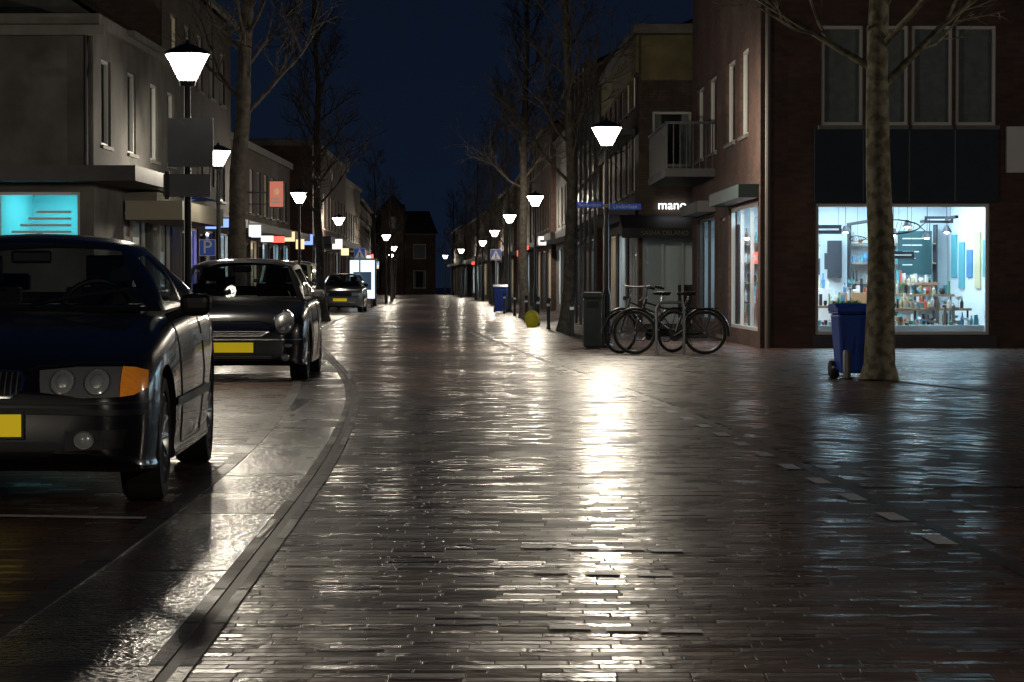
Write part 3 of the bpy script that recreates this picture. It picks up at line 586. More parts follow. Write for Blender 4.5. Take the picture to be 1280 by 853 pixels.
def treemesh(seed,h,r,start,bark,nl=20,spread=1.0,lean=0,wob=.05):
    rr=random.Random(seed); mb=MB()
    def rv(s): return Vector((rr.gauss(0,s),rr.gauss(0,s),rr.gauss(0,s)))
    n=12; pts=[]; rs=[]; x=y=0
    for i in range(n+1):
        t=i/n; pts.append(Vector((x+lean*t*h,y,t*h))); rs.append(r*((1-t)**.7*.92+.05)+(r*.35 if i==0 else 0)); x+=rr.gauss(0,wob); y+=rr.gauss(0,wob)
    pts.insert(1,pts[0].lerp(pts[1],.25)); rs.insert(1,r*1.02)
    mb.tube(pts,rs,bark,14,False)
    def branch(p,d,L,r,lv):
        k=4 if lv<3 else 3; q=[p]; dd=d.copy()
        for i in range(k):
            dd=(dd+rv(.13)+Vector((0,0,.12 if lv<3 else .05))).normalized(); q.append(q[-1]+dd*(L/k))
        mb.tube(q,[max(.0035,r*(1-.75*i/k)) for i in range(k+1)],bark,6 if lv==1 else (4 if lv==2 else 3),False)
        if lv>=4: return
        m={1:6,2:5,3:4}[lv]
        for j in range(m):
            f=.25+.75*(j+rr.random()*.6)/m; i=min(k-1,int(f*k)); pp=q[i].lerp(q[i+1],f*k-i)
            ax=dd.cross(rv(1)).normalized(); nd=(Matrix.Rotation(rr.uniform(.35,.85),3,ax)@(q[i+1]-q[i]).normalized())
            branch(pp,nd,L*rr.uniform(.42,.6),r*.5,lv+1)
    for i in range(nl):
        t=start+(1-start)*(i/nl)*.97; z=t*n; p_i=int(z)
        j=min(p_i+1,len(pts)-2); pp=pts[j].lerp(pts[j+1],z-p_i)
        a=i*2.4+rr.uniform(-.4,.4); up=rr.uniform(.6,1.3); d=Vector((math.cos(a),math.sin(a),up)).normalized()
        L=spread*h*.25*(1.1-t*.7)*rr.uniform(.75,1.2)
        branch(pp,d,L,r*.30*(1.25-t),1)
    return mb
def tree(mesh_o,loc,rot=0,s=1):
    o=bpy.data.objects.new('bare_street_tree',mesh_o); o.location=loc; o.rotation_euler=(0,0,rot); o.scale=(s,s,s); scene.collection.objects.link(o)
def tmesh(mb):
    o=mb.obj('tmp',smooth=True,ang=60); me=o.data; me.name='bare_tree_mesh'; bpy.data.objects.remove(o); return me
T0=tmesh(treemesh(1,9,.175,.36,BARK,24,1.15,-.006,.03)); T1=tmesh(treemesh(2,11.5,.15,.26,BARKD,28,.7)); T2=tmesh(treemesh(3,11.5,.17,.33,BARKD,28,.72,.02,.04)); T3=tmesh(treemesh(4,9.5,.12,.26,BARKD,24,.7))
tree(T0,G(4.56,30.0),.3)
tree(T1,G(1.28,59.4),0,1.0); tree(T2,G(.45,83),1.2,1.0); tree(T3,G(-.2,112),2,1); tree(T1,G(-1.2,142),3,.85); tree(T3,G(-2.6,178),1,1.0); tree(T1,G(-4.4,218),1,.8); tree(T2,G(-5.9,240),1,.8)
tree(T2,G(-5.3,46.5),0,1.05); tree(T1,G(-5.9,76),4,1.0); tree(T3,G(-7.3,128),5,.8); tree(T3,G(-8.2,165),3,.8); tree(T1,G(-10.5,215),.7,.7)
# ------------------------------------------------------------------ cars
def tab(t,y,w=.07):
    a=np.array(t); lo,hi=a[0,0],a[-1,0]; w=max(0,min(w,y-lo,hi-y)); return np.array([np.mean([np.interp(y+d,a[:,0],a[:,c]) for d in (-w,-w/2,0,w/2,w)]) for c in range(1,a.shape[1])])
def cat(pts,sub):
    P=[np.array(p,float) for p in pts]; out=[]
    for i in range(len(P)-1):
        p0=P[max(i-1,0)];p1=P[i];p2=P[i+1];p3=P[min(i+2,len(P)-1)]
        for k in range(sub):
            t=k/sub; out.append(.5*((2*p1)+(-p0+p2)*t+(2*p0-5*p1+4*p2-p3)*t*t+(-p0+3*p1-3*p2+p3)*t**3))
    out.append(P[-1]); return out
class Car:
    def __init__(s,name,loc,rot,C):
        s.e=empty(name,loc,rot); s.C=C; L=C['L']; s.paint=C['paint']
        ys=sorted(set([0,.012,.03,.055,.09,.13,.18,.24]+[round(.3+i*.085,3) for i in range(int((L-.6)/.085)+1)]+[L-.24,L-.16,L-.1,L-.05,L-.02,L]))
        V=[];F=[]
        rings=[]
        for y in ys:
            zt,zs,w,zb=tab(C['body'],y)
            hgt=zs-zb
            pts=[(0,zt),(.35*w,zt-.006),(.62*w,zt-.012-.12*(zt-zs)),(.82*w,zs+.62*(zt-zs)-.006),(.93*w,zs+.12*(zt-zs)),(.978*w,zs-.12*hgt),(1.0*w,zs-.36*hgt),(1.0*w,zs-.62*hgt),(.985*w,zs-.86*hgt),(.95*w,zb),(.5*w,zb),(0,zb)]
            h=cat(pts,4); n=len(h); ring=[len(V)+i for i in range(2*n-2)]
            for p in h: V.append((p[0],y,p[1]))
            for p in h[1:-1][::-1]: V.append((-p[0],y,p[1]))
            rings.append(ring)
        for a,b in zip(rings[:-1],rings[1:]):
            N=len(a)
            for i in range(N): F.append((a[i],a[(i+1)%N],b[(i+1)%N],b[i]))
        F.append(tuple(rings[0])); F.append(tuple(rings[-1]))
        me=bpy.data.meshes.new('body'); me.from_pydata(V,[],F); bm=bmesh.new(); bm.from_mesh(me); bmesh.ops.recalc_face_normals(bm,faces=bm.faces); bm.to_mesh(me); bm.free()
        ob=bpy.data.objects.new('body',me); scene.collection.objects.link(ob)
        cut=MB(); R=C['R']
        for yw in C['wy']:
            for sd in (-1,1):
                w=C['hw']
                pr=[(0.0001,0),(R+.045,0),(R+.045,.6),(.0001,.6)]
                cut.lathe(pr,(sd*(w-.26),yw,R+.01),(sd,0,0),BLACK,40)
        co=cut.obj('cut'); bm=bmesh.new(); bm.from_mesh(co.data); bmesh.ops.remove_doubles(bm,verts=bm.verts,dist=.001); bmesh.ops.recalc_face_normals(bm,faces=bm.faces); bm.to_mesh(co.data); bm.free()
        md=ob.modifiers.new('b','BOOLEAN'); md.operation='DIFFERENCE'; md.object=co; md.solver='EXACT'
        bpy.context.view_layer.update(); dg=bpy.context.evaluated_depsgraph_get(); me2=bpy.data.meshes.new_from_object(ob.evaluated_get(dg)); me2.name='body'
        ob.modifiers.clear(); ob.data=me2; bpy.data.objects.remove(co)
        me2.materials.clear()
        for m in (s.paint,BLACK): me2.materials.append(m)
        g=C['gh']
        for p in me2.polygons:
            c=p.center; p.use_smooth=True; p.material_index=0
            if g['fb']+.12<c.y<g['rb']-.05 and abs(c.x)<g['wb']-.02 and p.normal.z>.6: p.material_index=1
            for yw in C['wy']:
                if math.hypot(c.y-yw,c.z-R-.01)<R+.0452 and .3<abs(c.x) and (abs(p.normal.x)>.9 and abs(c.x)<C['hw']-.2 or abs(p.normal.x)<.3): p.material_index=1
        me2.set_sharp_from_angle(angle=math.radians(32)); ob.parent=s.e
        s.body=ob; s.bvh=BVHTree.FromPolygons([v.co for v in me2.vertices],[tuple(p.vertices) for p in me2.polygons])
        s.greenhouse(); s.wheels(); s.d=MB()
    def greenhouse(s):
        g=s.C['gh']; nF,nS,nT=21,30,16
        def roofp(a,t):
            wt=g['wt']*(1-.05*(2*t-1)**2)
            yf=g['ft']+.09*a*a; yr=g['rt']-.07*a*a; y=yf+(yr-yf)*t
            z=g['h']-g['fdrop']*max(0,(.45-t)/.45)**2-g['rdrop']*max(0,(t-.45)/.55)**2-.045*a*a-.03*a**8
            return np.array((a*wt,y,z))
        def basep(a,t):
            yf=g['fb']+g.get('fc',.22)*a*a; yr=g['rb']-.16*a*a; y=yf+(yr-yf)*t
            z=g['zf']+(g['zr']-g['zf'])*t
            return np.array((a*g['wb'],y,z))
        loop=[(-1+2*i/nF,0) for i in range(nF)]+[(1,i/nS) for i in range(nS)]+[(1-2*i/nF,1) for i in range(nF)]+[(-1,1-i/nS) for i in range(nS)]
        N=len(loop); mb=MB(); k=[mb.mi(g['pillar']),mb.mi(CARGLASS),mb.mi(g['roofm']),mb.mi(BLACK)]
        for j in range(nT+1):
            t=j/nT
            for a,b in loop:
                B,Rp=basep(a,b),roofp(a,b); p=B+(Rp-B)*t; bl=math.sin(math.pi*t)*.03
                if abs(a)==1 and 0<b<1: p[0]+=a*bl
                else: p[1]+=(-1 if b==0 else 1)*bl*.9
                mb.v.append(tuple(p))
        for j in range(nT):
            t=(j+.5)/nT
            for i in range(N):
                mb.f.append((j*N+i,j*N+(i+1)%N,(j+1)*N+(i+1)%N,(j+1)*N+i)); a0,b0=loop[i]; a1,b1=loop[(i+1)%N]; am,bmid=(a0+a1)/2,(b0+b1)/2
                if abs(am)<.999:
                    gl= abs(am)<.93 and .04<t<.95
                    mb.m.append(k[1] if gl else (k[3] if t<.1 else k[0]))
                else:
                    gl= .08<t<.9 and any(p0<bmid<p1 for p0,p1 in g['sw'])
                    mb.m.append(k[1] if gl else k[0])
        off=len(mb.v)
        for j in range(nS+1):
            for i in range(nF+1): mb.v.append(tuple(roofp(-1+2*i/nF,j/nS)))
        for j in range(nS):
            for i in range(nF): a=off+j*(nF+1)+i; mb.f.append((a,a+1,a+nF+2,a+nF+1)); mb.m.append(k[2])
        o=mb.obj('greenhouse',s.e,smooth=True,ang=28)
        it=MB(); CL=mat('seat_cloth',(.03,.03,.032),.9)
        ys=g['ft']+.35; w=g['wb']
        for sd in (-1,1):
            x=sd*.37
            it.obox(Vector((0,0,0)),Vector((1,0,0)),Vector((0,1,0)),x-.24,x+.24,ys+.12,ys+.26,.75,g['h']-.30,CL,-.0)
            it.box(x-.13,x+.13,ys+.15,ys+.25,g['h']-.27,g['h']-.12,CL)
        it.box(-.5,.5,g['rb']-.85,g['rb']-.7,.75,g['h']-.33,CL)
        for x in (-.3,.3): it.box(x-.12,x+.12,g['rb']-.84,g['rb']-.74,g['h']-.32,g['h']-.22,CL)
        it.box(-w+.12,w-.12,g['fb']+.3,g['fb']+.62,g['zf']-.06,g['zf']+.035,BLACK)
        it.box(-.11,.11,g['ft']+.05,g['ft']+.08,g['h']-.17,g['h']-.10,BLACK)
        o=it.obj('interior',s.e,smooth=False,bevel=.03)
        st=MB(); ax=Vector((0,-.85,.5)); st.torus((s.C.get('steer',.37),g['fb']+.68,g['zf']+.0),ax,.185,.016,BLACK,28,8); st.obj('steering_wheel',s.e,smooth=True)
    def wheels(s):
        R=s.C['R']; tw=.2
        RIM=mat('alloy_rim',(.45,.46,.47),.3,.85)
        for iy,yw in enumerate(s.C['wy']):
            for sd in (-1,1):
                mb=MB(); xo=s.C['hw']-.02; c=(sd*xo,yw,R); ax=(sd,0,0)
                mb.lathe([(R*.70,-tw),(R*.93,-tw),(R,-tw+.03),(R,-.03),(R*.95,-.004),(R*.80,0),(R*.74,-.006),(R*.72,-.02)],c,ax,RUBBER,40)
                mb.lathe([(R*.725,-.016),(R*.69,-.008),(R*.66,-.03),(R*.62,-.12),(.0,-.13)],c,ax,RIM,40)
                mb.lathe([(0,-.02),(.045,-.022),(.06,-.04),(.06,-.1)],c,ax,RIM,20)
                for k in range(s.C['spokes']):
                    a=2*math.pi*k/s.C['spokes']; d=Vector((0,math.cos(a),math.sin(a))); C0=Vector(c)
                    mb.tube([C0+d*.04+Vector((-sd*.04,0,0)),C0+d*R*.4+Vector((-sd*.03,0,0)),C0+d*R*.68+Vector((-sd*.022,0,0))],[.022,.014,.016],RIM,6)
                mb.obj('wheel',s.e,smooth=True)
    def hit(s,x,z,dr='f'):
        if dr=='f': h=s.bvh.ray_cast(Vector((x,-1,z)),Vector((0,1,0)))
        elif dr=='r': h=s.bvh.ray_cast(Vector((x,9,z)),Vector((0,-1,0)))
        else: h=s.bvh.ray_cast(Vector((dr*3,x,z)),Vector((-dr,0,0)))
        return (h[0],h[1]) if h[0] is not None else (None,None)
    def patch(s,top,bot,m,off=.004,dr='f',n=20,k=5,mirror=True):
        def samp(pl,t):
            a=np.array(pl,float); d=np.concatenate([[0],np.cumsum(np.hypot(*np.diff(a,axis=0).T))]); return np.array([np.interp(t*d[-1],d,a[:,c]) for c in (0,1)])
        for sx in ((1,-1) if mirror else (1,)):
            d2=dr if isinstance(dr,str) else dr*sx
            G_=[]
            for i in range(n+1):
                t=i/n; A,B=samp(top,t),samp(bot,t); row=[]
                for j in range(k+1):
                    q=A+(B-A)*j/k
                    p,nn=s.hit(q[0]*(sx if isinstance(dr,str) else 1),q[1],d2)
                    row.append(None if p is None else p+nn*off)
                G_.append(row)
            for i in range(n):
                for j in range(k):
                    c=[G_[i][j],G_[i+1][j],G_[i+1][j+1],G_[i][j+1]]
                    if all(v is not None for v in c): s.d.face(c,m)
    def disc(s,cx,cz,rx,rz,m,off=.006,dome=0,dr='f',mirror=True,n=24,flatten=False):
        for sx in ((1,-1) if mirror else (1,)):
            rows=[]
            d2=dr if isinstance(dr,str) else dr*sx
            c0,_=s.hit(cx*(sx if isinstance(dr,str) else 1),cz,d2)
            if c0 is None: continue
            for r in (0,.3,.6,.85,1):
                row=[]
                for i in range(n):
                    a=2*math.pi*i/n; x=(cx+rx*r*math.cos(a))*(sx if isinstance(dr,str) else 1); z=cz+rz*r*math.sin(a); p,nn=s.hit(x,z,d2)
                    if p is None: p=Vector((x,c0.y,z)) if isinstance(dr,str) else Vector((c0.x,x,z)); nn=Vector((0,-1,0))
                    row.append(p+nn*(off+dome*(1-r*r)))
                rows.append(row)
            for a,b in zip(rows[:-1],rows[1:]):
                for i in range(n): s.d.face([a[i],a[(i+1)%n],b[(i+1)%n],b[i]],m)
    def ringd(s,cx,cz,rx,rz,r,m,off=.006,dr='f',mirror=True,n=28):
        for sx in ((1,-1) if mirror else (1,)):
            pts=[]
            for i in range(n+1):
                a=2*math.pi*i/n; x=(cx+rx*math.cos(a))*sx; z=cz+rz*math.sin(a); p,nn=s.hit(x,z,dr)
                if p is None: continue
                pts.append(p+nn*off)
            if len(pts)>3: s.d.tube(pts,r,m,6,False)
    def seam(s,pts,m=BLACK,w=.004,off=.0015,dr=1,mirror=True):
        for sx in ((1,-1) if mirror else (1,)):
            d2=dr if isinstance(dr,str) else dr*sx
            out=[]
            a=np.array(pts,float)
            for p0,p1 in zip(a[:-1],a[1:]):
                for t in np.linspace(0,1,12):
                    q=p0+(p1-p0)*t; p,nn=s.hit(q[0]*(sx if isinstance(dr,str) else 1),q[1],d2)
                    if p is not None: out.append(p+nn*off)
            if len(out)>2: s.d.tube(out,w,m,5,False)
    def plate(s,z0,z1,dr='f',hw=.26,y=-.015):
        self_y=s.hit(0,(z0+z1)/2,dr)[0].y
        d=MB(); yy=(self_y-.03,self_y-.012) if dr=='f' else (self_y+.012,self_y+.03)
        d.box(-hw,hw,yy[0],yy[1],z0,z1,PLATE); d.box(-hw-.012,hw+.012,yy[1]-.012 if dr=='f' else yy[0]-.01,self_y+.05 if dr=='f' else yy[0],z0-.012,z1+.012,BLACK)
        d.obj('number_plate',s.e)
    def mirrors(s,y,z,x,m):
        d=MB()
        for sd in (-1,1):
            d.obox(Vector((0,0,0)),Vector((1,0,0)),Vector((0,1,0)),min(sd*x,sd*(x+.18)),max(sd*x,sd*(x+.18)),y,y+.11,z,z+.12,m,.15)
        d.obj('wing_mirrors',s.e,smooth=False,bevel=.045)
        d=MB()
        for sd in (-1,1): d.tube([(sd*(x-.10),y+.07,z-.02),(sd*(x+.05),y+.06,z+.03)],.022,m,8)
        d.obj('mirror_arms',s.e,smooth=True)
    def done(s): s.d.obj('trim_and_lights',s.e,smooth=True,ang=40)
def paint(name,col): return mat(name,col,.28,.0,coat=1,spec=.5)
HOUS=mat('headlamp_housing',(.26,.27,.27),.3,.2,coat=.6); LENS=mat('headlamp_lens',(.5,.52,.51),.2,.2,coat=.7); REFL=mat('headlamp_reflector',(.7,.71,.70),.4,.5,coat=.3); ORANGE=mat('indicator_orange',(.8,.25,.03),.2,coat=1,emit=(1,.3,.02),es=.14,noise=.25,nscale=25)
PB=paint('paint_dark_blue_black',(.006,.006,.007))
bw=dict(L=4.49,hw=.875,R=.315,wy=(.80,3.525),spokes=14,paint=PB,
 body=[(0,.575,.535,.62,.29),(.03,.63,.575,.72,.25),(.09,.69,.62,.78,.21),(.18,.74,.67,.82,.19),(.45,.815,.75,.855,.18),(.8,.875,.81,.872,.18),(1.35,.955,.875,.876,.18),(2.2,.97,.91,.878,.18),(3.5,.985,.94,.872,.18),(4.05,1.0,.94,.84,.2),(4.33,.985,.91,.79,.23),(4.44,.90,.82,.73,.27),(4.49,.78,.70,.64,.32)],
 gh=dict(fb=1.22,rb=3.98,ft=1.98,rt=3.18,wb=.77,wt=.56,h=1.37,zf=.945,zr=.985,fdrop=.035,rdrop=.05,fc=.28,sw=((.05,.47),(.50,.86)),pillar=PB,roofm=PB))
c=Car('parked_coupe_car',Vector((-2.565,12.02,0)),.036,bw)
c.patch([(.33,.675),(.50,.69),(.71,.69)],[(.345,.575),(.55,.548),(.705,.552)],HOUS,.004)
c.patch([(.713,.69),(.77,.685),(.815,.67)],[(.708,.552),(.77,.560),(.82,.59)],ORANGE,.006)
for x,r in ((.445,.056),(.605,.058)):
    c.disc(x,.618,r,r,LENS,.007,.014); c.ringd(x,.618,r,r,.0035,STEEL,.009); c.disc(x,.618,r*.55,r*.55,REFL,.020,.012)
c.patch([(.025,.655),(.10,.675),(.24,.672),(.27,.64)],[(.04,.56),(.10,.548),(.21,.55),(.265,.585)],CHROME,.010)
c.patch([(.045,.648),(.10,.664),(.232,.662),(.252,.64)],[(.055,.570),(.10,.560),(.20,.562),(.248,.595)],BLACK,.014)
for q in range(7): x=.07+q*.027; c.patch([(x,.658),(x+.006,.658)],[(x,.567),(x+.006,.567)],STEEL,.018,n=1,k=4)
c.patch([(0,.535),(.4,.53),(.83,.53)],[(0,.521),(.4,.517),(.83,.517)],BLACK,.008,n=30,k=2)
c.patch([(0,.505),(.3,.505),(.82,.49)],[(0,.475),(.3,.475),(.82,.462)],BLACK,.012,n=30,k=2)
c.patch([(0,.345),(.42,.345)],[(0,.265),(.40,.27)],BLACK,.004,n=14)
for z in (.285,.305,.325): c.patch([(0,z),(.41,z)],[(0,z-.004),(.41,z-.004)],DARKMETAL,.012,n=14,k=1)
c.patch([(.46,.395),(.74,.40)],[(.46,.30),(.72,.31)],BLACK,.004); c.disc(.55,.352,.042,.038,LENS,.010,.015); c.ringd(.55,.352,.044,.040,.005,STEEL,.012)
c.seam([(.28,.675),(.32,.695),(.55,.71),(.78,.705)],dr='f')
c.seam([(1.45,.88),(1.42,.6),(1.50,.25)]); c.seam([(2.78,.90),(2.84,.6),(2.72,.42),(2.62,.26)]); c.seam([(1.50,.25),(2.62,.25)])
c.patch([(1.15,.50),(3.1,.51)],[(1.15,.455),(3.1,.46)],BLACK,.010,dr=1,n=30,k=2)
c.patch([(2.50,.80),(2.68,.80)],[(2.50,.765),(2.68,.765)],DARKMETAL,.02,dr=1,n=4,k=2)
c.patch([(1.15,.64),(1.22,.64)],[(1.15,.61),(1.22,.61)],ORANGE,.006,dr=1,n=3,k=2)
c.plate(.37,.475); c.mirrors(1.62,.915,.84,BLACK)
wp=MB()
for x0 in (-.55,.10): wp.tube([(x0+.0,1.24+.07,.975),(x0+.28,1.38,1.03),(x0+.50,1.45,1.06)],.009,BLACK,5)
wp.obj('wipers',c.e); c.done()
PM=paint('paint_black',(.007,.008,.010)); PR=paint('paint_cream_roof',(.20,.20,.185))
mn=dict(L=3.63,hw=.84,R=.30,wy=(.70,3.17),spokes=8,paint=PM,steer=.36,
 body=[(0,.58,.53,.57,.25),(.03,.655,.59,.68,.21),(.10,.73,.655,.76,.18),(.22,.785,.72,.81,.17),(.45,.84,.78,.838,.17),(.9,.91,.85,.842,.17),(1.3,.945,.87,.843,.17),(2.5,.95,.90,.843,.17),(3.2,.95,.89,.83,.18),(3.5,.93,.86,.78,.2),(3.6,.84,.78,.71,.24),(3.63,.74,.68,.62,.28)],
 gh=dict(fb=.90,rb=3.52,ft=1.42,rt=3.25,wb=.745,wt=.60,h=1.39,zf=.905,zr=.93,fdrop=.03,rdrop=.05,fc=.28,sw=((.04,.46),(.49,.93)),pillar=BLACK,roofm=PR))
c=Car('parked_hatchback_car',Vector((-3.115,28.35,0)),.02,mn)
c.ringd(.585,.65,.108,.125,.012,CHROME,.012); c.disc(.585,.65,.100,.118,LENS,.006,.035); c.disc(.585,.65,.055,.065,REFL,.036,.014)
c.patch([(0,.635),(.36,.635),(.43,.60)],[(0,.50),(.34,.50),(.42,.55)],CHROME,.006); c.patch([(0,.622),(.345,.622),(.405,.595)],[(0,.515),(.325,.515),(.39,.555)],BLACK,.010)
for z in (.61,.585,.56,.535): c.patch([(0,z),(.38,z)],[(0,z-.009),(.38,z-.009)],CHROME,.016,n=16,k=1)
c.patch([(0,.475),(.77,.475)],[(0,.46),(.77,.46)],CHROME,.006,n=24,k=1)
c.patch([(0,.30),(.48,.30)],[(0,.215),(.44,.215)],BLACK,.005)
for z in (.285,.265,.245): c.patch([(0,z),(.45,z)],[(0,z-.005),(.45,z-.005)],STEEL,.012,n=12,k=1)
c.disc(.63,.40,.045,.022,LENS,.006,.012); c.disc(.60,.27,.045,.04,LENS,.006,.012)
c.seam([(.0,.67),(.3,.67),(.44,.64)],dr='f',w=.004); c.seam([(1.15,.86),(1.2,.25)]); c.seam([(2.25,.88),(2.3,.5),(2.2,.25)])
c.plate(.325,.435,hw=.25); c.mirrors(1.22,.90,.80,mat('mirror_chrome',(.6,.6,.6),.25,.7)); c.done()
PG=paint('paint_grey',(.06,.065,.07))
fc=dict(mn); fc.update(L=4.1,wy=(.8,3.3),paint=PG,body=[(0,.62,.56,.62,.26),(.03,.70,.62,.72,.22),(.10,.78,.70,.77,.2),(.22,.83,.76,.81,.2),(.45,.88,.82,.83,.2),(1.0,.96,.90,.842,.2),(1.4,.99,.93,.843,.2),(2.8,.99,.93,.843,.2),(3.6,.98,.92,.83,.2),(3.95,.96,.90,.79,.2),(4.05,.86,.8,.72,.24),(4.1,.76,.7,.62,.28)],
 gh=dict(fb=1.05,rb=3.95,ft=1.65,rt=3.6,wb=.75,wt=.60,h=1.48,zf=.965,zr=.97,fdrop=.03,rdrop=.05,fc=.25,sw=((.04,.36),(.39,.7),(.73,.93)),pillar=PG,roofm=PG))
c=Car('parked_family_car',Vector((-6.45,96,0)),.0,fc)
c.patch([(.42,.74),(.74,.73)],[(.45,.62),(.74,.64)],LENS,.006); c.patch([(0,.70),(.38,.70)],[(0,.60),(.38,.60)],BLACK,.006); c.patch([(0,.36),(.5,.36)],[(0,.28),(.5,.28)],BLACK,.006); c.plate(.42,.53); c.mirrors(1.4,.97,.8,BLACK); c.done()
PV=paint('paint_pale_van',(.20,.20,.13))
vb=dict(L=4.4,hw=.86,R=.31,wy=(.80,3.5),spokes=6,paint=PV,body=[(0,.70,.63,.64,.3),(.03,.80,.70,.74,.26),(.10,.90,.80,.79,.24),(.3,1.0,.9,.84,.22),(.8,1.1,1.0,.86,.22),(1.2,1.14,1.04,.865,.22),(3,1.14,1.06,.865,.22),(4.2,1.14,1.06,.86,.22),(4.35,1.08,.98,.83,.25),(4.4,.95,.9,.8,.3)],
 gh=dict(fb=.85,rb=4.36,ft=1.5,rt=4.25,wb=.80,wt=.72,h=1.80,zf=1.10,zr=1.11,fdrop=.06,rdrop=.02,fc=.2,sw=((.03,.25),),pillar=PV,roofm=PV))
c=Car('parked_van',Vector((-6.95,77.5,0)),.0,vb); c.patch([(.40,.88),(.76,.86)],[(.40,.72),(.76,.74)],LENS,.006); c.patch([(0,.80),(.38,.80)],[(0,.68),(.38,.68)],BLACK,.006); c.plate(.42,.53); c.mirrors(1.2,1.12,.83,BLACK); c.done()
# ------------------------------------------------------------------ bicycles
BRIM=mat('bike_rim',(.10,.10,.105),.4,.8)
def bicycle(loc,rot,col,lean=0):
    P=Parts('bicycle',loc,rot); P.e.rotation_euler=(lean,0,rot)
    R=.335
    FR=mat('bike_frame_'+col[0],col[1],.35,coat=.5)
    for x in (-.54,.54):
        w=P['wheels']; w.torus((x,0,R),(0,1,0),R-.02,.02,RUBBER,40,8); w.torus((x,0,R),(0,1,0),R-.045,.008,BRIM,40,6); w.lathe([(0,-.04),(.02,-.04),(.02,.04),(0,.04)],(x,0,R),(0,1,0),STEEL,12)
        for k in range(18):
            a=2*math.pi*k/18; P['spokes'].tube([(x,.02*(-1)**k,R),(x+math.cos(a)*(R-.05),0,R+math.sin(a)*(R-.05))],.0022,STEEL,3,False)
        pts=[(x+math.cos(a)*(R+.03),0,R+math.sin(a)*(R+.03)) for a in np.linspace(.1*math.pi if x<0 else -.05,1.05*math.pi if x<0 else .8*math.pi,16)]
        P['mudguards'].tube(pts,.022,FR,6,False)
    f=P['frame']; bb=(-.08,0,.29); st=(-.26,0,.80); hd=(.36,0,.86); hb=(.40,0,.72); rw=(-.54,0,R)
    for a,b,r in ((bb,st,.016),(bb,hb,.017),((-.2,0,.62),(.375,0,.80),.015),(hb,hd,.02),(rw,bb,.011),(rw,(-.22,0,.70),.010),(hb,(.54,0,R),.014)): f.tube([a,b],r,FR,8)
    f.tube([st,(-.29,0,.90)],.012,CHROME,8); f.tube([hd,(.34,0,1.02)],.012,CHROME,8)
    h=P['handlebar']; h.tube([(.12,-.27,1.02),(.28,-.25,1.05),(.35,-.08,1.04),(.35,.08,1.04),(.28,.25,1.05),(.12,.27,1.02)],.012,STEEL,8)
    for s_ in (-1,1): h.tube([(.10,s_*.27,1.018),(.21,s_*.262,1.035)],.018,BLACK,8)
    s=P['saddle']; s.obox(Vector((0,0,0)),Vector((1,0,0)),Vector((0,1,0)),-.42,-.22,-.10,.10,.90,.96,BLACK,.3); s.obox(Vector((0,0,0)),Vector((1,0,0)),Vector((0,1,0)),-.24,-.10,-.03,.03,.91,.955,BLACK,.2)
    c=P['rear_rack']
    for y_ in (-.06,0,.06): c.tube([(-.28,y_,.70),(-.78,y_,.71)],.006,BLACK,5)
    for y_ in (-.06,.06): c.tube([(-.54,y_,R),(-.66,y_,.70)],.006,BLACK,5)
    c.tube([(-.78,-.06,.71),(-.78,.06,.71)],.006,BLACK,5)
    k=P['cranks']; k.lathe([(0,.03),(.09,.03),(.09,.036),(0,.036)],bb,(0,-1,0),BLACK,24); k.tube([(-.08,-.05,.29),(.05,-.05,.20)],.01,STEEL,6); k.tube([(-.08,.05,.29),(-.21,.05,.38)],.01,STEEL,6); k.box(.02,.10,-.13,-.05,.19,.205,BLACK); k.box(-.26,-.17,.05,.13,.375,.39,BLACK)
    P['chain_case'].obox(Vector((0,0,0)),Vector((1,0,0)),Vector((0,1,0)),-.58,0,-.045,-.02,.25,.38,BLACK)
    P['headlight'].lathe([(0,0),(.03,.01),(.035,.06),(0,.065)],(.42,0,.86),(1,0,0),CHROME,12)
    P['kickstand'].tube([(-.3,-.02,.3),(-.36,-.12,.01)],.008,STEEL,5)
    P.build(smooth=('wheels','frame','handlebar','mudguards','headlight'),bevel={'saddle':.02,'chain_case':.01})
bicycle((2.42,39.3,0),math.pi-.12,('black',(.015,.015,.017)),.03)
bicycle((2.10,40.0,0),math.pi+.65,('green',(.02,.03,.025)),-.04)
P=Parts('bicycle_rack',(2.2,39.0,0))
for i in range(2):
    y=.3*i; x=.0+.02*i; P['hoops'].tube([(x,y,0),(x,y,.72),(x+.04,y,.79),(x+.10,y,.80),(x+.34,y+.12,.80),(x+.40,y+.14,.79),(x+.43,y+.15,.72),(x+.43,y+.15,0)],.022,STEEL,8)
P.build(smooth=('hoops',))
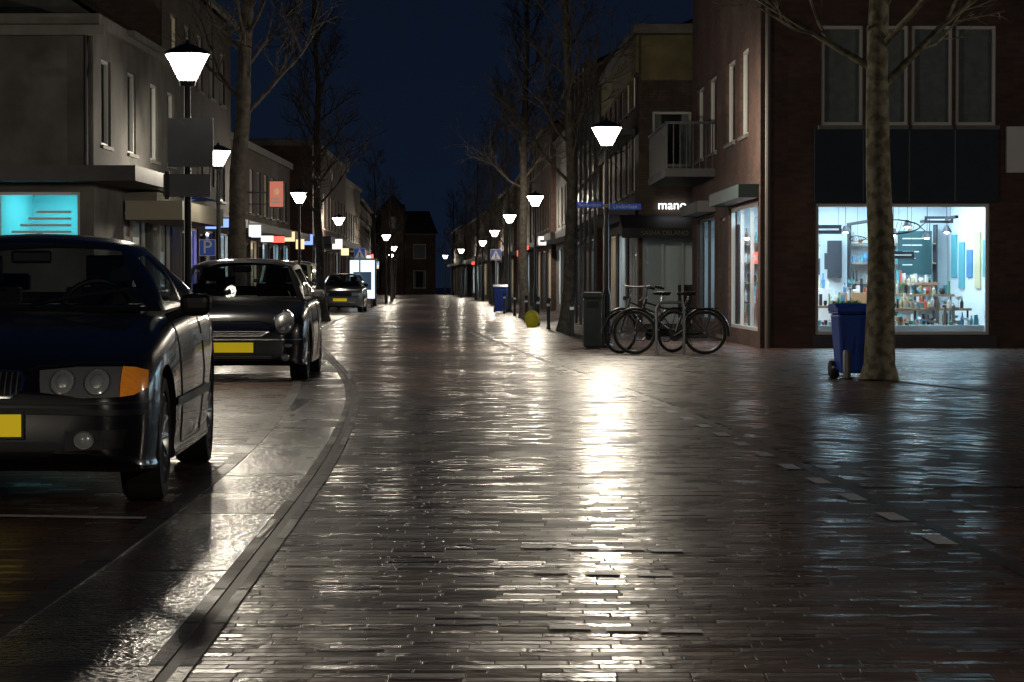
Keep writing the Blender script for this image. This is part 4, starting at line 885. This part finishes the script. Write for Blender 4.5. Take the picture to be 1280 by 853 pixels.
# ------------------------------------------------------------------ street furniture
def bin_(name,loc,w,d,h,m,rot=0):
    P=Parts(name,loc,rot)
    P['body'].obox(Vector((0,0,0)),Vector((1,0,0)),Vector((0,1,0)),-w/2,w/2,-d/2,d/2,.06,h*.86,m,.22)
    P['rim'].obox(Vector((0,0,0)),Vector((1,0,0)),Vector((0,1,0)),-w/2-.015,w/2+.015,-d/2-.015,d/2+.015,h*.86+.002,h*.89,m)
    b=P['lid']; zz=h*.892
    pts=[(-d/2-.03,zz),(-d/2-.03,zz+.03),(-d*.1,h),(d/2,h-.01),(d/2+.02,zz)]
    for sx in (0,1):
        x=(-w/2-.02,w/2+.02)[sx]; b.face([(x,p[0],p[1]) for p in pts],m)
    for p,q in zip(pts,pts[1:]+pts[:1]): b.face([(-w/2-.02,*p),(w/2+.02,*p),(w/2+.02,*q),(-w/2-.02,*q)],m)
    for sx in (-1,1):
        P['wheels'].lathe([(0,-.03),(.095,-.03),(.10,0),(.095,.03),(0,.03)],(sx*(w/2-.02),d/2-.04,.10),(1,0,0),RUBBER,20)
    P['axle'].tube([(-w/2,d/2-.04,.10),(w/2,d/2-.04,.10)],.012,STEEL,6)
    P['handle'].tube([(-w/2+.05,d/2+.05,h*.93),(w/2-.05,d/2+.05,h*.93)],.014,m,6)
    for i in range(3): P['ribs'].box(-w*.28+i*w*.28-.012,-w*.28+i*w*.28+.012,-d/2*.93,-d/2*.93+.01,h*.35,h*.8,m)
    P.build(smooth=('wheels',),bevel={'body':.03,'rim':.008,'lid':.01})
BB=mat('bin_blue_plastic',(.015,.07,.42),.42,noise=.12,nscale=7)
bin_('blue_waste_bin',(3.92,29.5,0),.42,.42,.86,BB,.12)
P=Parts('bollard',(3.80,29.05,0)); P['post'].lathe([(.045,0),(.045,.30),(.04,.33),(0,.34)],(0,0,0),(0,0,1),STEEL,16); P['base'].lathe([(.08,0),(.08,.015),(.05,.02)],(0,0,0),(0,0,1),DARKMETAL,16); P.build(smooth=('post',))
P=Parts('round_floor_weight',(3.66,29.1,0)); P['ball'].lathe([(0.001,0),(.04,.005),(.06,.04),(.062,.07),(.05,.11),(.001,.13)],(0,0,0),(0,0,1),RUBBER,20); P['cap'].lathe([(.02,.128),(.015,.15),(0,.155)],(0,0,0),(0,0,1),STEEL,12); P.build(smooth=('ball',))
bin_('blue_waste_bin',G(-.47,99),.5,.5,1.05,BB)
P=Parts('litter_bin',G(1.47,44.2)); CAB=mat('bin_grey_green',(.045,.065,.065),.5)
P['body'].box(-.15,.15,-.14,.14,.04,.84,CAB); P['hood'].box(-.165,.165,-.155,.155,.842,.95,CAB)
P['slot'].box(-.10,.10,-.1435,-.141,.68,.79,BLACK)
for i in range(6): P['ribs'].box(-.13+i*.05,-.115+i*.05,-.147,-.1415,.08,.62,CAB)
P['base'].box(-.12,.12,-.11,.11,0,.038,DARKMETAL); P.build(bevel={'body':.02,'hood':.03})
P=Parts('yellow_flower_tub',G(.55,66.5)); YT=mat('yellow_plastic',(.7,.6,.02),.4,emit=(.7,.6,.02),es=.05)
P['tub'].lathe([(0,0),(.12,0),(.17,.1),(.19,.25),(.15,.36),(.05,.42),(0,.42)],(0,0,0),(0,0,1),YT,20); P['rim'].torus((0,0,.26),(0,0,1),.19,.012,YT,20); P.build(smooth=('tub','rim'))
def bollard(X,Y,h=.75):
    P=Parts('bollard',G(X,Y)); P['post'].lathe([(.055,0),(.055,.05),(.042,.06),(.042,h-.1),(.055,h-.09),(.055,h-.02),(.03,h),(0,h)],(0,0,0),(0,0,1),DARKMETAL,14)
    P['band'].lathe([(.0425,h-.2),(.044,h-.2),(.044,h-.14),(.0425,h-.14)],(0,0,0),(0,0,1),SIGNW,14); P.build(smooth=('post',))
for X,Y in ((.95,63),(.75,70),(.45,76),(1.35,54.5),(.1,90),(-.3,96),(-.75,108),(-5.95,60),(-6.3,68),(-6.6,84)): bollard(X,Y)
def signpost(name,X,Y,z,w,h,draw,pole=None):
    P=Parts(name,G(X,Y)); P['pole'].lathe([(.028,0),(.028,z+h/2),(0,z+h/2)],(0,0,0),(0,0,1),STEEL,10)
    P['panel'].box(-w/2,w/2,-.045,-.03,z-h/2,z+h/2,SIGNB); P['panel_edge'].box(-w/2-.012,w/2+.012,-.0295,-.024,z-h/2-.012,z+h/2+.012,SIGNW)
    draw(P,z); P.build(smooth=('pole',))
def dP(P,z): text('letter','P',(0,-.05,z),(math.pi/2,0,0),.30,SIGNW,P.e,.002)
def dX(P,z):
    P['symbol'].face([(-.2,-.0475,z-.18),(.2,-.0475,z-.18),(0,-.0475,z+.2)],SIGNW); P['figure'].box(-.02,.02,-.051,-.048,z-.12,z+.06,BLACK); P['figure'].box(-.08,.08,-.051,-.048,z-.15,z-.125,BLACK)
signpost('parking_sign',-5.35,42.5,1.66,.24,.24,dP)
signpost('pedestrian_crossing_sign',-.72,108,2.25,.42,.42,dX); signpost('pedestrian_crossing_sign',-6.55,104,2.25,.42,.42,dX)
P=Parts('illuminated_advert_panel',G(-7.3,118)); P['cabinet'].box(-.62,.62,-.1,.1,.35,2.2,DARKMETAL); P['face'].box(-.55,.55,-.112,-.104,.42,2.12,emis('advert_white',(.8,.9,1),1.3)); P['legs'].box(-.45,-.35,-.05,.05,0,.349,DARKMETAL); P['legs'].box(.35,.45,-.05,.05,0,.349,DARKMETAL); P['picture'].box(-.4,.4,-.118,-.1135,.8,1.6,GOODS[1]); P.build()
P=Parts('neon_shop_sign',(-6.95,55.6,0)); P['tube'].torus((0,0,2.72),(0,1,0),.13,.035,emis('neon_blue',(.12,.2,1),30),24); P['disc'].lathe([(0,-.02),(.10,-.02),(.10,.02),(0,.02)],(0,0,2.72),(0,1,0),emis('neon_pale_blue',(.5,.6,1),8),20); P['bracket'].box(-.50,-.16,-.02,.02,2.70,2.74,DARKMETAL); P.build(smooth=('tube',))
# ------------------------------------------------------------------ world, camera
w=bpy.data.worlds.new('World'); scene.world=w; w.use_nodes=True; nt=w.node_tree; bg=nt.nodes['Background']
tc=nt.nodes.new('ShaderNodeTexCoord'); sp=nt.nodes.new('ShaderNodeSeparateXYZ'); rp=nt.nodes.new('ShaderNodeValToRGB')
nt.links.new(tc.outputs['Generated'],sp.inputs[0]); nt.links.new(sp.outputs[2],rp.inputs[0]); nt.links.new(rp.outputs[0],bg.inputs[0])
e=rp.color_ramp.elements; e[0].position=0; e[0].color=(.0045,.0085,.019,1); e[1].position=.3; e[1].color=(.0016,.0036,.010,1)
bg.inputs[1].default_value=1.0
cam=bpy.data.cameras.new('Camera'); co=bpy.data.objects.new('Camera',cam); scene.collection.objects.link(co); scene.camera=co
cam.lens=90; cam.sensor_width=36; cam.clip_end=2000; co.location=(0,0,1.09); co.rotation_euler=(math.radians(90-1.289),0,0)
scene.view_settings.view_transform='Standard'; scene.view_settings.look='None'; scene.view_settings.exposure=0
